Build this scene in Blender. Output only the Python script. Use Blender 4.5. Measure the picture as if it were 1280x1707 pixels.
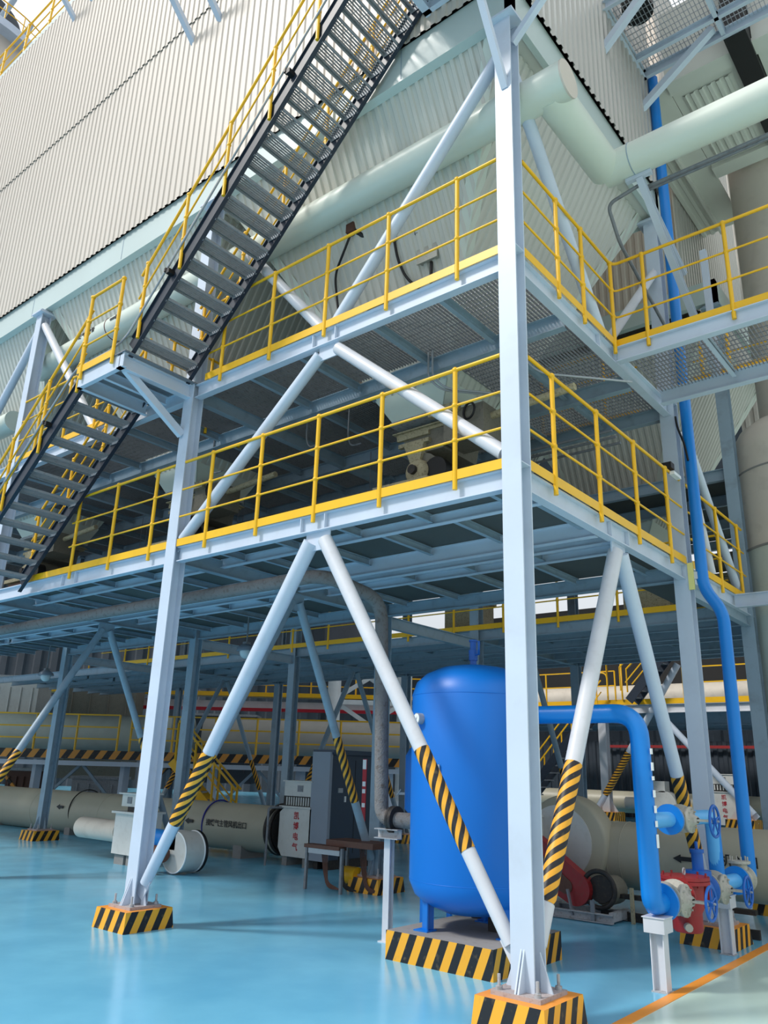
import bpy, math, random
from mathutils import Vector, Matrix
random.seed(7)
for o in list(bpy.data.objects): bpy.data.objects.remove(o)
S = bpy.context.scene
COL = S.collection

# ------------------------------------------------------------------ camera
cd = bpy.data.cameras.new('camera'); cam = bpy.data.objects.new('camera', cd); COL.objects.link(cam)
cd.sensor_fit = 'VERTICAL'; cd.sensor_height = 36.0; cd.sensor_width = 27.0
cd.lens = 1311.8 / 1707 * 36.0; cd.clip_end = 400
YAW, PITCH, ROLL = math.radians(39.651), math.radians(18.132), math.radians(1.801)
Fv = Vector((-math.sin(YAW) * math.cos(PITCH), math.cos(YAW) * math.cos(PITCH), math.sin(PITCH)))
Rv = Vector((math.cos(YAW), math.sin(YAW), 0)); Uv = Rv.cross(Fv)
R2 = Rv * math.cos(ROLL) + Uv * math.sin(ROLL); U2 = -Rv * math.sin(ROLL) + Uv * math.cos(ROLL)
M = Matrix((R2, U2, -Fv)).transposed().to_4x4(); M.translation = Vector((3.222, -5.691, 1.70))
cam.matrix_world = M
S.camera = cam

# ------------------------------------------------------------------ light
W = bpy.data.worlds.new('world'); S.world = W; W.use_nodes = True
bg = W.node_tree.nodes['Background']; _nt = W.node_tree       # pale overcast sky, dimmer towards the built-up horizon
_tc = _nt.nodes.new('ShaderNodeTexCoord'); _sx = _nt.nodes.new('ShaderNodeSeparateXYZ'); _nt.links.new(_tc.outputs['Generated'], _sx.inputs[0])
_cr = _nt.nodes.new('ShaderNodeValToRGB'); _nt.links.new(_sx.outputs[2], _cr.inputs[0])
_cr.color_ramp.elements[0].position = 0.0; _cr.color_ramp.elements[0].color = (0.39, 0.42, 0.45, 1)
_cr.color_ramp.elements[1].position = 0.75; _cr.color_ramp.elements[1].color = (0.92, 0.96, 1.0, 1)
_e = _cr.color_ramp.elements.new(0.20); _e.color = (0.64, 0.68, 0.72, 1)
_nt.links.new(_cr.outputs[0], bg.inputs[0]); bg.inputs[1].default_value = 1.0
sd = bpy.data.lights.new('sun', 'SUN'); sun = bpy.data.objects.new('sun', sd); COL.objects.link(sun)
sd.energy = 2.3; sd.angle = math.radians(9); sd.color = (1.0, 0.96, 0.90)
sun.rotation_euler = Vector((0.62, 0.95, -1.15)).to_track_quat('-Z', 'Y').to_euler()
sun.location = (-8, -12, 20)
S.view_settings.view_transform = 'Standard'; S.view_settings.look = 'None'
S.view_settings.gamma = 1.0; S.view_settings.exposure = 0.26
try: S.view_settings.use_curve_mapping = False
except Exception: pass

# ------------------------------------------------------------------ materials
MATS = {}
def srgb(r, g, b):
    f = lambda c: (c / 255 / 12.92) if c / 255 <= 0.04045 else ((c / 255 + 0.055) / 1.055) ** 2.4
    return (f(r), f(g), f(b), 1)
def mat(name, col, rough=0.5, metal=0.0, dirt=0.0, dirtcol=(60, 50, 40), scale=3.0, bump=0.0, var=0.06, emit=0.0, coat=0.0):
    m = bpy.data.materials.new(name); m.use_nodes = True; nt = m.node_tree
    b = nt.nodes['Principled BSDF']; b.inputs['Roughness'].default_value = rough; b.inputs['Metallic'].default_value = metal
    c = srgb(*col); b.inputs['Base Color'].default_value = c
    if coat: b.inputs['Coat Weight'].default_value = coat
    if emit:
        b.inputs['Emission Color'].default_value = c; b.inputs['Emission Strength'].default_value = emit
    tc = nt.nodes.new('ShaderNodeTexCoord')
    n = nt.nodes.new('ShaderNodeTexNoise'); n.inputs['Scale'].default_value = scale; n.inputs['Detail'].default_value = 5
    nt.links.new(tc.outputs['Object'], n.inputs['Vector'])
    mr = nt.nodes.new('ShaderNodeMapRange'); mr.inputs[1].default_value = 0.3; mr.inputs[2].default_value = 0.7
    mr.inputs[3].default_value = 1 - var; mr.inputs[4].default_value = 1 + var
    nt.links.new(n.outputs['Fac'], mr.inputs[0])
    mx = nt.nodes.new('ShaderNodeVectorMath'); mx.operation = 'SCALE'; mx.inputs[0].default_value = c[:3]
    nt.links.new(mr.outputs[0], mx.inputs['Scale'])
    out = mx.outputs[0]
    if dirt > 0:
        n2 = nt.nodes.new('ShaderNodeTexNoise'); n2.inputs['Scale'].default_value = scale * 4; n2.inputs['Detail'].default_value = 8
        nt.links.new(tc.outputs['Object'], n2.inputs['Vector'])
        r2 = nt.nodes.new('ShaderNodeMapRange'); r2.inputs[1].default_value = 0.52; r2.inputs[2].default_value = 0.75
        r2.inputs[3].default_value = 0; r2.inputs[4].default_value = dirt
        nt.links.new(n2.outputs['Fac'], r2.inputs[0])
        mm = nt.nodes.new('ShaderNodeMix'); mm.data_type = 'RGBA'; mm.inputs[7].default_value = srgb(*dirtcol)
        nt.links.new(r2.outputs[0], mm.inputs[0]); nt.links.new(out, mm.inputs[6]); out = mm.outputs[2]
    nt.links.new(out, b.inputs['Base Color'])
    if bump:
        bp = nt.nodes.new('ShaderNodeBump'); bp.inputs['Strength'].default_value = bump; bp.inputs['Distance'].default_value = 0.01
        n3 = nt.nodes.new('ShaderNodeTexNoise'); n3.inputs['Scale'].default_value = 60
        nt.links.new(tc.outputs['Object'], n3.inputs['Vector']); nt.links.new(n3.outputs['Fac'], bp.inputs['Height'])
        nt.links.new(bp.outputs[0], b.inputs['Normal'])
    MATS[name] = m; return m
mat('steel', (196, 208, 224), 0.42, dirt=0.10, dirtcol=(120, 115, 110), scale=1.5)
mat('steel_shaded', (146, 166, 182), 0.45, dirt=0.3, dirtcol=(80, 80, 78), scale=1.5)  # darker copy of the frame steel, deep shade put into its colour
mat('tread_grey', (150, 154, 160), 0.55, 0.1, dirt=0.4, dirtcol=(95, 95, 98), scale=5)
mat('steel_dirty', (170, 172, 176), 0.6, dirt=0.7, dirtcol=(110, 95, 85), scale=6)
mat('steel_white', (208, 211, 218), 0.4, dirt=0.15, dirtcol=(150, 140, 130))
mat('yellow', (242, 186, 22), 0.38, dirt=0.10, dirtcol=(140, 100, 30), scale=2)
mat('navy', (30, 42, 58), 0.45, dirt=0.15, dirtcol=(70, 75, 80))
mat('galv', (128, 132, 138), 0.5, 0.2, dirt=0.5, dirtcol=(75, 75, 78), scale=4)
mat('galv_bright', (165, 170, 176), 0.4, 0.3, dirt=0.2, dirtcol=(95, 95, 98))
mat('deck_plate', (80, 82, 80), 0.7, dirt=0.3, dirtcol=(90, 84, 74), scale=2)
mat('cladding', (206, 197, 186), 0.5, 0.0, var=0.05, scale=0.35)
mat('cladding_side', (190, 188, 182), 0.34, 0.15, var=0.05, scale=0.35)
mat('cladding_green', (206, 207, 199), 0.42, var=0.05, scale=0.4)
mat('trim_green', (190, 205, 203), 0.4, var=0.04, scale=0.6)
mat('pipe_green', (212, 221, 211), 0.35, var=0.03, scale=0.8)
mat('pipe_beige', (172, 168, 150), 0.45, dirt=0.12, dirtcol=(120, 115, 100), scale=1.2)
mat('pipe_rough', (120, 118, 118), 0.85, dirt=0.8, dirtcol=(85, 72, 62), scale=5, bump=0.8)
mat('tank_blue', (2, 112, 206), 0.42, var=0.04, scale=0.8)
mat('pipe_blue', (8, 128, 216), 0.35, var=0.03)
mat('pipe_blue_dark', (12, 92, 180), 0.4, var=0.03)
mat('pipe_lightblue', (88, 172, 232), 0.38, var=0.04)
mat('valve_cream', (180, 178, 168), 0.5, dirt=0.35, dirtcol=(110, 100, 88), scale=8)
mat('red', (150, 36, 40), 0.5, dirt=0.35, dirtcol=(90, 70, 60), scale=6)
mat('red_paint', (176, 16, 40), 0.5)
mat('dark_metal', (52, 50, 50), 0.55, 0.3, dirt=0.5, dirtcol=(92, 78, 62), scale=6)
mat('machine_tan', (176, 166, 136), 0.6, dirt=0.8, dirtcol=(96, 82, 62), scale=9)
mat('machine_grey', (122, 118, 106), 0.6, dirt=0.5, dirtcol=(70, 62, 52), scale=7)
mat('cabinet_white', (206, 206, 202), 0.45, dirt=0.2, dirtcol=(140, 130, 118), scale=3)
mat('cabinet_grey', (140, 150, 164), 0.45, var=0.03)
mat('cabinet_dark', (48, 66, 86), 0.35, var=0.03)
mat('black', (16, 16, 18), 0.5)
mat('white', (235, 238, 240), 0.4)
mat('rubber', (22, 22, 24), 0.6)
mat('concrete', (142, 140, 138), 0.8, dirt=0.4, dirtcol=(110, 105, 100), scale=3)
mat('rust_plate', (170, 160, 160), 0.8, dirt=0.6, dirtcol=(118, 96, 84), scale=10)
mat('orange', (236, 152, 56), 0.45)
mat('orange_pipe', (205, 120, 50), 0.5)
mat('blue_ring', (24, 34, 140), 0.4)
mat('red_ring', (96, 24, 28), 0.4)
mat('wall_dark', (58, 66, 76), 0.45, 0.2, var=0.1)
mat('wall_far', (66, 72, 80), 0.7, var=0.2, scale=0.4, dirt=0.4, dirtcol=(40, 42, 46))
mat('wall_pale', (190, 186, 178), 0.6, var=0.06)
mat('tower', (208, 200, 188), 0.6, dirt=0.25, dirtcol=(140, 132, 122), scale=1.0)
mat('tower_green', (200, 208, 198), 0.5, dirt=0.1, dirtcol=(120, 120, 110))
mat('brown', (96, 62, 50), 0.6, dirt=0.4, dirtcol=(60, 40, 34), scale=6)
mat('sticker', (200, 210, 214), 0.4)
mat('green_tag', (226, 220, 140), 0.5)
mat('lamp_glass', (250, 244, 220), 0.3, emit=1.2)
mat('amber_glow', (255, 190, 70), 0.3, emit=1.5)

def floor_mat():
    m = bpy.data.materials.new('floor_epoxy'); m.use_nodes = True; nt = m.node_tree; L = nt.links
    b = nt.nodes['Principled BSDF']; b.inputs['Roughness'].default_value = 0.12
    b.inputs['Specular IOR Level'].default_value = 0.5
    tc = nt.nodes.new('ShaderNodeTexCoord'); sp = nt.nodes.new('ShaderNodeSeparateXYZ'); L.new(tc.outputs['Object'], sp.inputs[0])
    n = nt.nodes.new('ShaderNodeTexNoise'); n.inputs['Scale'].default_value = 0.55; n.inputs['Detail'].default_value = 6
    L.new(tc.outputs['Object'], n.inputs['Vector'])
    cr = nt.nodes.new('ShaderNodeValToRGB'); cr.color_ramp.elements[0].position = 0.3; cr.color_ramp.elements[1].position = 0.7
    cr.color_ramp.elements[0].color = srgb(98, 174, 212); cr.color_ramp.elements[1].color = srgb(124, 196, 226)
    L.new(n.outputs['Fac'], cr.inputs[0])
    g = nt.nodes.new('ShaderNodeMath'); g.operation = 'GREATER_THAN'; g.inputs[1].default_value = 0.5; L.new(sp.outputs[0], g.inputs[0])
    mx = nt.nodes.new('ShaderNodeMix'); mx.data_type = 'RGBA'; mx.inputs[7].default_value = srgb(196, 222, 212)
    L.new(g.outputs[0], mx.inputs[0]); L.new(cr.outputs[0], mx.inputs[6]); L.new(mx.outputs[2], b.inputs['Base Color'])
    n2 = nt.nodes.new('ShaderNodeTexNoise'); n2.inputs['Scale'].default_value = 2.2; n2.inputs['Detail'].default_value = 4
    L.new(tc.outputs['Object'], n2.inputs['Vector'])
    mr = nt.nodes.new('ShaderNodeMapRange'); mr.inputs[3].default_value = 0.10; mr.inputs[4].default_value = 0.30; L.new(n2.outputs['Fac'], mr.inputs[0])
    L.new(mr.outputs[0], b.inputs['Roughness'])
    bp = nt.nodes.new('ShaderNodeBump'); bp.inputs['Strength'].default_value = 0.12; bp.inputs['Distance'].default_value = 0.02
    n4 = nt.nodes.new('ShaderNodeTexNoise'); n4.inputs['Scale'].default_value = 1.6; L.new(tc.outputs['Object'], n4.inputs['Vector'])
    L.new(n4.outputs['Fac'], bp.inputs['Height']); L.new(bp.outputs[0], b.inputs['Normal'])
    MATS['floor'] = m
floor_mat()
def hazard_mat(name, kind, period, slope, dark=(22, 24, 30), light=(238, 170, 44)):
    m = bpy.data.materials.new(name); m.use_nodes = True; nt = m.node_tree; L = nt.links
    b = nt.nodes['Principled BSDF']; b.inputs['Roughness'].default_value = 0.5
    tc = nt.nodes.new('ShaderNodeTexCoord'); sp = nt.nodes.new('ShaderNodeSeparateXYZ'); L.new(tc.outputs['Object'], sp.inputs[0])
    def math_(op, a, bb):
        n = nt.nodes.new('ShaderNodeMath'); n.operation = op
        for i, v in enumerate((a, bb)):
            if isinstance(v, (int, float)): n.inputs[i].default_value = v
            elif v is not None: L.new(v, n.inputs[i])
        return n.outputs[0]
    if kind == 'box':
        s = math_('ADD', sp.outputs[0], sp.outputs[1]); s = math_('SUBTRACT', s, math_('MULTIPLY', sp.outputs[2], slope)); s = math_('DIVIDE', s, period)
    else:
        a = math_('ARCTAN2', sp.outputs[1], sp.outputs[0]); s = math_('ADD', math_('DIVIDE', sp.outputs[2], period), math_('MULTIPLY', a, slope / (2 * math.pi)))
    fr = math_('FRACT', math_('ADD', s, 100.0), None)
    gt = math_('GREATER_THAN', fr, 0.5)
    nz = nt.nodes.new('ShaderNodeTexNoise'); nz.inputs['Scale'].default_value = 14; L.new(tc.outputs['Object'], nz.inputs['Vector'])
    mx = nt.nodes.new('ShaderNodeMix'); mx.data_type = 'RGBA'; mx.inputs[6].default_value = srgb(*dark); mx.inputs[7].default_value = srgb(*light)
    L.new(gt, mx.inputs[0])
    wr = nt.nodes.new('ShaderNodeMapRange'); wr.inputs[1].default_value = 0.6; wr.inputs[2].default_value = 0.8; wr.inputs[4].default_value = 0.35; L.new(nz.outputs['Fac'], wr.inputs[0])
    m2 = nt.nodes.new('ShaderNodeMix'); m2.data_type = 'RGBA'; m2.inputs[7].default_value = srgb(150, 130, 90)
    L.new(wr.outputs[0], m2.inputs[0]); L.new(mx.outputs[2], m2.inputs[6]); L.new(m2.outputs[2], b.inputs['Base Color'])
    MATS[name] = m
hazard_mat('hazard_box', 'box', 0.178, 0.42)
hazard_mat('hazard_tube', 'tube', 0.125, -4.0)
hazard_mat('hazard_kerb', 'box', 0.6, 0.9, light=(222, 150, 60))

# ------------------------------------------------------------------ mesh builder
class MB:
    def __init__(s): s.v = []; s.f = []; s.m = []; s.sm = []; s.cur = 0
    def add(s, vs, fs, smooth=False):
        o = len(s.v); s.v += [Vector(v) for v in vs]
        for f in fs: s.f.append([i + o for i in f]); s.m.append(s.cur); s.sm.append(smooth)
        return s
    def box(s, a, b):
        (x0, y0, z0), (x1, y1, z1) = [min(p, q) for p, q in zip(a, b)], [max(p, q) for p, q in zip(a, b)]
        v = [(x0, y0, z0), (x1, y0, z0), (x1, y1, z0), (x0, y1, z0), (x0, y0, z1), (x1, y0, z1), (x1, y1, z1), (x0, y1, z1)]
        return s.add(v, [(0, 3, 2, 1), (4, 5, 6, 7), (0, 1, 5, 4), (1, 2, 6, 5), (2, 3, 7, 6), (3, 0, 4, 7)])
    def sweep(s, p, q, prof, up=(0, 0, 1), smooth=False, cap=True):
        p, q = Vector(p), Vector(q); d = (q - p).normalized(); up = Vector(up)
        w = d.cross(up)
        if w.length < 1e-4: w = d.cross(Vector((0, 1, 0)))
        w.normalize(); u = w.cross(d).normalized(); n = len(prof)
        vs = [p + w * a + u * b for a, b in prof] + [q + w * a + u * b for a, b in prof]
        fs = [(i, (i + 1) % n, n + (i + 1) % n, n + i) for i in range(n)]
        s.add(vs, fs, smooth)
        if cap: s.add(vs, [list(range(n))[::-1], list(range(n, 2 * n))])
        return s
    def bar(s, p, q, w, h, up=(0, 0, 1)):
        return s.sweep(p, q, [(-w / 2, -h / 2), (w / 2, -h / 2), (w / 2, h / 2), (-w / 2, h / 2)], up)
    def ibeam(s, p, q, w, h, t=0.012, tf=0.014, up=(0, 0, 1)):
        a, b = w / 2, h / 2; c = t / 2
        return s.sweep(p, q, [(-a, -b), (a, -b), (a, -b + tf), (c, -b + tf), (c, b - tf), (a, b - tf), (a, b), (-a, b), (-a, b - tf), (-c, b - tf), (-c, -b + tf), (-a, -b + tf)], up)
    def channel(s, p, q, w, h, t=0.01, up=(0, 0, 1), flip=1):
        a, b = w * flip, h / 2
        pr = [(0, -b), (a, -b), (a, -b + t), (t * flip, -b + t), (t * flip, b - t), (a, b - t), (a, b), (0, b)]
        return s.sweep(p, q, pr, up)
    def angle(s, p, q, w, t=0.008, up=(0, 0, 1)):
        return s.sweep(p, q, [(0, 0), (w, 0), (w, t), (t, t), (t, w), (0, w)], up)
    def cyl(s, p, q, r, r2=None, seg=20, cap=True):
        p, q = Vector(p), Vector(q); d = (q - p).normalized(); r2 = r if r2 is None else r2
        a = d.orthogonal().normalized(); b = d.cross(a); vs = []
        for c, rr in ((p, r), (q, r2)):
            for i in range(seg):
                t = 2 * math.pi * i / seg; vs.append(c + a * math.cos(t) * rr + b * math.sin(t) * rr)
        s.add(vs, [(i, (i + 1) % seg, seg + (i + 1) % seg, seg + i) for i in range(seg)], True)
        if cap: s.add(vs, [list(range(seg))[::-1], list(range(seg, 2 * seg))])
        return s
    def tube(s, pts, r, seg=14, bend=0.0, cap=True):
        pts = [Vector(p) for p in pts]
        if bend:
            out = [pts[0]]
            for i in range(1, len(pts) - 1):
                a, b, c = pts[i - 1], pts[i], pts[i + 1]
                k = min(bend, (a - b).length * 0.49, (c - b).length * 0.49)
                s0 = b + (a - b).normalized() * k; s1 = b + (c - b).normalized() * k
                for j in range(9):
                    t = j / 8; out.append(s0 * (1 - t) ** 2 + b * 2 * t * (1 - t) + s1 * t ** 2)
            out.append(pts[-1]); pts = out
        d0 = (pts[1] - pts[0]).normalized(); a = d0.orthogonal().normalized(); vs = []; n = len(pts)
        for i, p in enumerate(pts):
            d = (pts[min(i + 1, n - 1)] - pts[max(i - 1, 0)]).normalized()
            a = (a - d * a.dot(d)).normalized(); b = d.cross(a)
            for j in range(seg):
                t = 2 * math.pi * j / seg; vs.append(p + a * math.cos(t) * r + b * math.sin(t) * r)
        fs = [(i * seg + j, i * seg + (j + 1) % seg, (i + 1) * seg + (j + 1) % seg, (i + 1) * seg + j) for i in range(n - 1) for j in range(seg)]
        s.add(vs, fs, True)
        if cap: s.add(vs, [list(range(seg))[::-1], list(range((n - 1) * seg, n * seg))])
        return s
    def ball(s, c, r, seg=10, rings=6):
        return s.lathe(c, [(max(1e-4, r * math.sin(math.pi * i / rings)), -r * math.cos(math.pi * i / rings)) for i in range(rings + 1)], seg)
    def lathe(s, c, prof, seg=32, axis=(0, 0, 1)):
        c = Vector(c); d = Vector(axis).normalized(); a = d.orthogonal().normalized(); b = d.cross(a); vs = []; n = len(prof)
        for r, h in prof:
            for j in range(seg):
                t = 2 * math.pi * j / seg; vs.append(c + d * h + (a * math.cos(t) + b * math.sin(t)) * r)
        fs = [(i * seg + j, i * seg + (j + 1) % seg, (i + 1) * seg + (j + 1) % seg, (i + 1) * seg + j) for i in range(n - 1) for j in range(seg)]
        s.add(vs, fs, True); s.add(vs, [list(range(seg))[::-1], list(range((n - 1) * seg, n * seg))])
        return s
    def torus(s, c, R, r, axis=(0, 0, 1), seg=28, sub=8):
        c = Vector(c); d = Vector(axis).normalized(); a = d.orthogonal().normalized(); b = d.cross(a); vs = []
        for i in range(seg):
            t = 2 * math.pi * i / seg; e = a * math.cos(t) + b * math.sin(t)
            for j in range(sub):
                u = 2 * math.pi * j / sub; vs.append(c + e * (R + r * math.cos(u)) + d * r * math.sin(u))
        return s.add(vs, [(i * sub + j, ((i + 1) % seg) * sub + j, ((i + 1) % seg) * sub + (j + 1) % sub, i * sub + (j + 1) % sub) for i in range(seg) for j in range(sub)], True)
    def prism(s, poly, d):
        n = len(poly); d = Vector(d); vs = [Vector(p) for p in poly]; vs += [v + d for v in vs]
        return s.add(vs, [list(range(n))[::-1], list(range(n, 2 * n))] + [(i, (i + 1) % n, n + (i + 1) % n, n + i) for i in range(n)])
    def corr(s, poly, rib, normal, pitch=0.15, depth=0.03):
        """profiled sheet clipped to a planar convex polygon; ribs run along rib"""
        nrm = Vector(normal).normalized(); v = Vector(rib); v = (v - nrm * v.dot(nrm)).normalized(); u = v.cross(nrm).normalized()
        o = Vector(poly[0]); P = [((Vector(p) - o).dot(u), (Vector(p) - o).dot(v)) for p in poly]
        lo, hi = min(p[0] for p in P), max(p[0] for p in P)
        prof = [(0.0, 0), (0.40, 0), (0.52, 1), (0.88, 1)]
        xs = []; k = 0
        while True:
            b = lo + k * pitch
            for a, h in prof:
                x = b + a * pitch
                if x <= hi: xs.append((x, h))
            if b > hi: break
            k += 1
        xs.append((hi, 0)); xs[0] = (lo + 1e-4, 0); xs[-1] = (hi - 1e-4, 0)
        def rng(x):
            t = []
            for i in range(len(P)):
                (x0, t0), (x1, t1) = P[i], P[(i + 1) % len(P)]
                if abs(x1 - x0) < 1e-9: continue
                q = (x - x0) / (x1 - x0)
                if -1e-6 <= q <= 1 + 1e-6: t.append(t0 + q * (t1 - t0))
            return (min(t), max(t)) if t else (0, 0)
        vs = []
        for x, h in xs:
            a, b = rng(x)
            for t in (a, b): vs.append(o + u * x + v * t + nrm * h * depth)
        return s.add(vs, [(2 * i, 2 * i + 2, 2 * i + 3, 2 * i + 1) for i in range(len(xs) - 1)])

def mesh(name, mb, mats, off=(0, 0, 0), Minv=None):
    me = bpy.data.meshes.new(name); off = Vector(off)
    vs = [(Minv @ v) if Minv else (v - off) for v in mb.v]
    me.from_pydata([tuple(v) for v in vs], [], mb.f)
    for m in ([mats] if isinstance(mats, str) else mats): me.materials.append(MATS[m])
    me.polygons.foreach_set('material_index', mb.m); me.polygons.foreach_set('use_smooth', mb.sm)
    me.update(); return me
USED = {}
def props(o, label, cat, group=None, kind=None):
    if label: o['label'] = label
    if cat: o['category'] = cat
    if group: o['group'] = group
    if kind: o['kind'] = kind
def thing(name, label, cat, loc=(0, 0, 0), group=None):
    o = bpy.data.objects.new(name, None); COL.objects.link(o); o.location = loc; o.empty_display_size = 0.2
    props(o, label, cat, group); return o
def wloc(o):
    l = Vector(o.location)
    while o.parent: o = o.parent; l = l + Vector(o.location)
    return l
def part(name, mb, mats, parent, label=None, kind=None):
    """mesh given in world coordinates, child of parent (no rotation in the chain)"""
    o = bpy.data.objects.new(name, mesh(name, mb, mats, wloc(parent))); COL.objects.link(o); o.parent = parent
    if label: o['label'] = label
    if kind: o['kind'] = kind
    return o
def solo(name, mb, mats, label, cat, group=None, loc=None):
    if loc is None:
        n = len(mb.v); loc = (sum(v.x for v in mb.v) / n, sum(v.y for v in mb.v) / n, min(v.z for v in mb.v))
    o = bpy.data.objects.new(name, mesh(name, mb, mats, loc)); COL.objects.link(o); o.location = loc
    props(o, label, cat, group); return o
def struct(name, mb, mats, loc=(0, 0, 0)):
    o = bpy.data.objects.new(name, mesh(name, mb, mats, loc)); COL.objects.link(o); o.location = loc; o['kind'] = 'structure'; return o
def dup(root, loc, label=None, group=None):
    r = root.copy(); COL.objects.link(r); r.location = loc
    if label: r['label'] = label
    if group: r['group'] = group
    for ch in list(root.children):
        c = ch.copy(); COL.objects.link(c); c.parent = r
        for g in ch.children:
            d = g.copy(); COL.objects.link(d); d.parent = c
    return r
def text_mesh(body, size, mat_, Mx, parent, name='lettering', label=None, vertical=False, extr=0.002):
    cu = bpy.data.curves.new(name, 'FONT'); cu.body = '\n'.join(body) if vertical else body; cu.size = size; cu.align_x = 'CENTER'; cu.align_y = 'CENTER'; cu.extrude = extr
    cu.resolution_u = 3; cu.space_line = 1.25; cu.offset = size * 0.012
    t = bpy.data.objects.new('tmp', cu); COL.objects.link(t); bpy.context.view_layer.update()
    me = bpy.data.meshes.new_from_object(t.evaluated_get(bpy.context.evaluated_depsgraph_get())); bpy.data.objects.remove(t)
    me.transform(Mx); me.transform(Matrix.Translation(-wloc(parent)))
    me.materials.clear(); me.materials.append(MATS[mat_])
    o = bpy.data.objects.new(name, me); COL.objects.link(o); o.parent = parent
    if label: o['label'] = label
    return o
def frame_mx(origin, xdir, ydir):
    x = Vector(xdir).normalized(); y = Vector(ydir).normalized(); z = x.cross(y)
    m = Matrix((x, y, z)).transposed().to_4x4(); m.translation = Vector(origin); return m

# ================================================================== setting
LX, R0, R1, R3, R4 = 4.848, 0.0, 4.135, 6.9, 11.03
XS = [-LX * i for i in range(6)]
Z1B, Z1T, Z2B, Z2T = 4.06, 4.25, 6.29, 6.48
mb = MB().box((-75, -14, -0.3), (30, 75, 0)); struct('floor', mb, 'floor')
mb = MB().box((0.40, -14, 0.0), (0.50, 24, 0.004)); struct('trim_1', mb, 'orange')
# hall wall far behind the plant, profiled sheet (same direction as the far walkways)
CA, SA = math.cos(YAW), math.sin(YAW)
def far(s, d): return Vector((3.222 - SA * d + CA * s, -5.691 + CA * d + SA * s, 0))
def fz(s, d, z): p = far(s, d); p.z = z; return p
nb = Vector((SA, -CA, 0))
mb = MB().corr([fz(-48, 58, 0), fz(48, 58, 0), fz(48, 58, 9.5), fz(-48, 58, 9.5)], (0, 0, 1), nb, 1.2, 0.12)
mb.corr([fz(-48, 57, 0), fz(-4, 57, 0), fz(-4, 57, 15), fz(-48, 57, 15)], (0, 0, 1), nb, 1.2, 0.12)
struct('wall_back', mb, 'wall_far')
struct('shade_wall_left', MB().box((-66, -14, 0), (-65.7, 75, 26)), 'wall_far')  # unseen wall added to keep sky light off the left side
struct('shade_roof', MB().box((-66, 16, 26), (12, 75, 26.4)), 'wall_far')  # unseen roof added to cut the light from the back
mb = MB().corr([(-22, 31, 0), (12, 31, 0), (12, 31, 3.3), (-22, 31, 3.3)], (0, 0, 1), (0, -1, 0), 0.4, 0.05)
struct('wall_shed', mb, 'wall_dark')

# ------------------------------------------------------------------ plinths
def plinth(x, y, label, sx=0.55, sy=0.585, h=0.2, group='striped column plinths'):
    mb = MB(); t = 0.02
    b = [(x - sx / 2 - t, y - sy / 2 - t, 0), (x + sx / 2 + t, y - sy / 2 - t, 0), (x + sx / 2 + t, y + sy / 2 + t, 0), (x - sx / 2 - t, y + sy / 2 + t, 0)]
    c = [(x - sx / 2, y - sy / 2, h), (x + sx / 2, y - sy / 2, h), (x + sx / 2, y + sy / 2, h), (x - sx / 2, y + sy / 2, h)]
    mb.add(b + c, [(0, 1, 5, 4), (1, 2, 6, 5), (2, 3, 7, 6), (3, 0, 4, 7), (3, 2, 1, 0)]); mb.cur = 1; mb.add(c, [(0, 1, 2, 3)])
    return solo('column_plinth', mb, ['hazard_box', 'orange'], label, 'plinth', group, loc=(x - sx / 2, y - sy / 2, 0))
# ------------------------------------------------------------------ columns
def column(x, y, label, top=9.38, mat_='steel', group='H-section columns of the steel frame', base=0.2, stubs=True, cap=True):
    t = thing('steel_column', label, 'column', (x, y, base), group)
    part('shaft', MB().ibeam((x, y, base + 0.03), (x, y, top), 0.19, 0.18, 0.011, 0.014, up=(0, 1, 0)), mat_, t)
    part('base_plate', MB().box((x - 0.20, y - 0.20, base), (x + 0.20, y + 0.20, base + 0.03)), 'rust_plate', t, 'weathered base plate')
    mb = MB()
    for s in (-1, 1):
        mb.prism([(x + s * 0.012, y - 0.09, base + 0.03), (x + s * 0.012, y - 0.19, base + 0.03), (x + s * 0.012, y - 0.09, base + 0.30)], (0.012, 0, 0))
        mb.prism([(x + s * 0.095, y, base + 0.03), (x + s * 0.19, y, base + 0.03), (x + s * 0.095, y, base + 0.28)], (0, 0.012, 0))
    part('stiffener', mb, mat_, t)
    for sx in (-1, 1):
        for sy in (-1, 1):
            c = (x + sx * 0.155, y + sy * 0.155)
            part('anchor_bolt', MB().cyl((*c, base), (*c, base + 0.13), 0.012, seg=8).cyl((*c, base + 0.03), (*c, base + 0.055), 0.026, seg=6), 'steel_dirty', t)
    if cap: part('cap_plate', MB().box((x - 0.16, y - 0.16, top), (x + 0.16, y + 0.16, top + 0.03)).box((x - 0.13, y - 0.13, top + 0.05), (x + 0.13, y + 0.13, top + 0.07)), mat_, t)
    if stubs:
        for z in (4.27, 6.5):
            part('web_stiffener', MB().box((x + 0.006, y - 0.078, z), (x + 0.094, y + 0.078, z + 0.01)).box((x - 0.094, y - 0.078, z), (x - 0.006, y + 0.078, z + 0.01)), mat_, t)
    return t
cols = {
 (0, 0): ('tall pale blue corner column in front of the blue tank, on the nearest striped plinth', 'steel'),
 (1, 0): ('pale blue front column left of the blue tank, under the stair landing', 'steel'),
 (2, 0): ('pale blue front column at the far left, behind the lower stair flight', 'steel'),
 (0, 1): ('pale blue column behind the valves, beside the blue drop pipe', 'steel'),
 (1, 1): ('grey-blue column behind the rough grey drop pipe', 'steel_shaded'),
 (2, 1): ('grey-blue column directly behind the front column with the stair landing', 'steel_shaded'),
 (3, 1): ('grey-blue column at the far left, standing before the left end of the thick duct', 'steel_shaded')}
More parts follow.
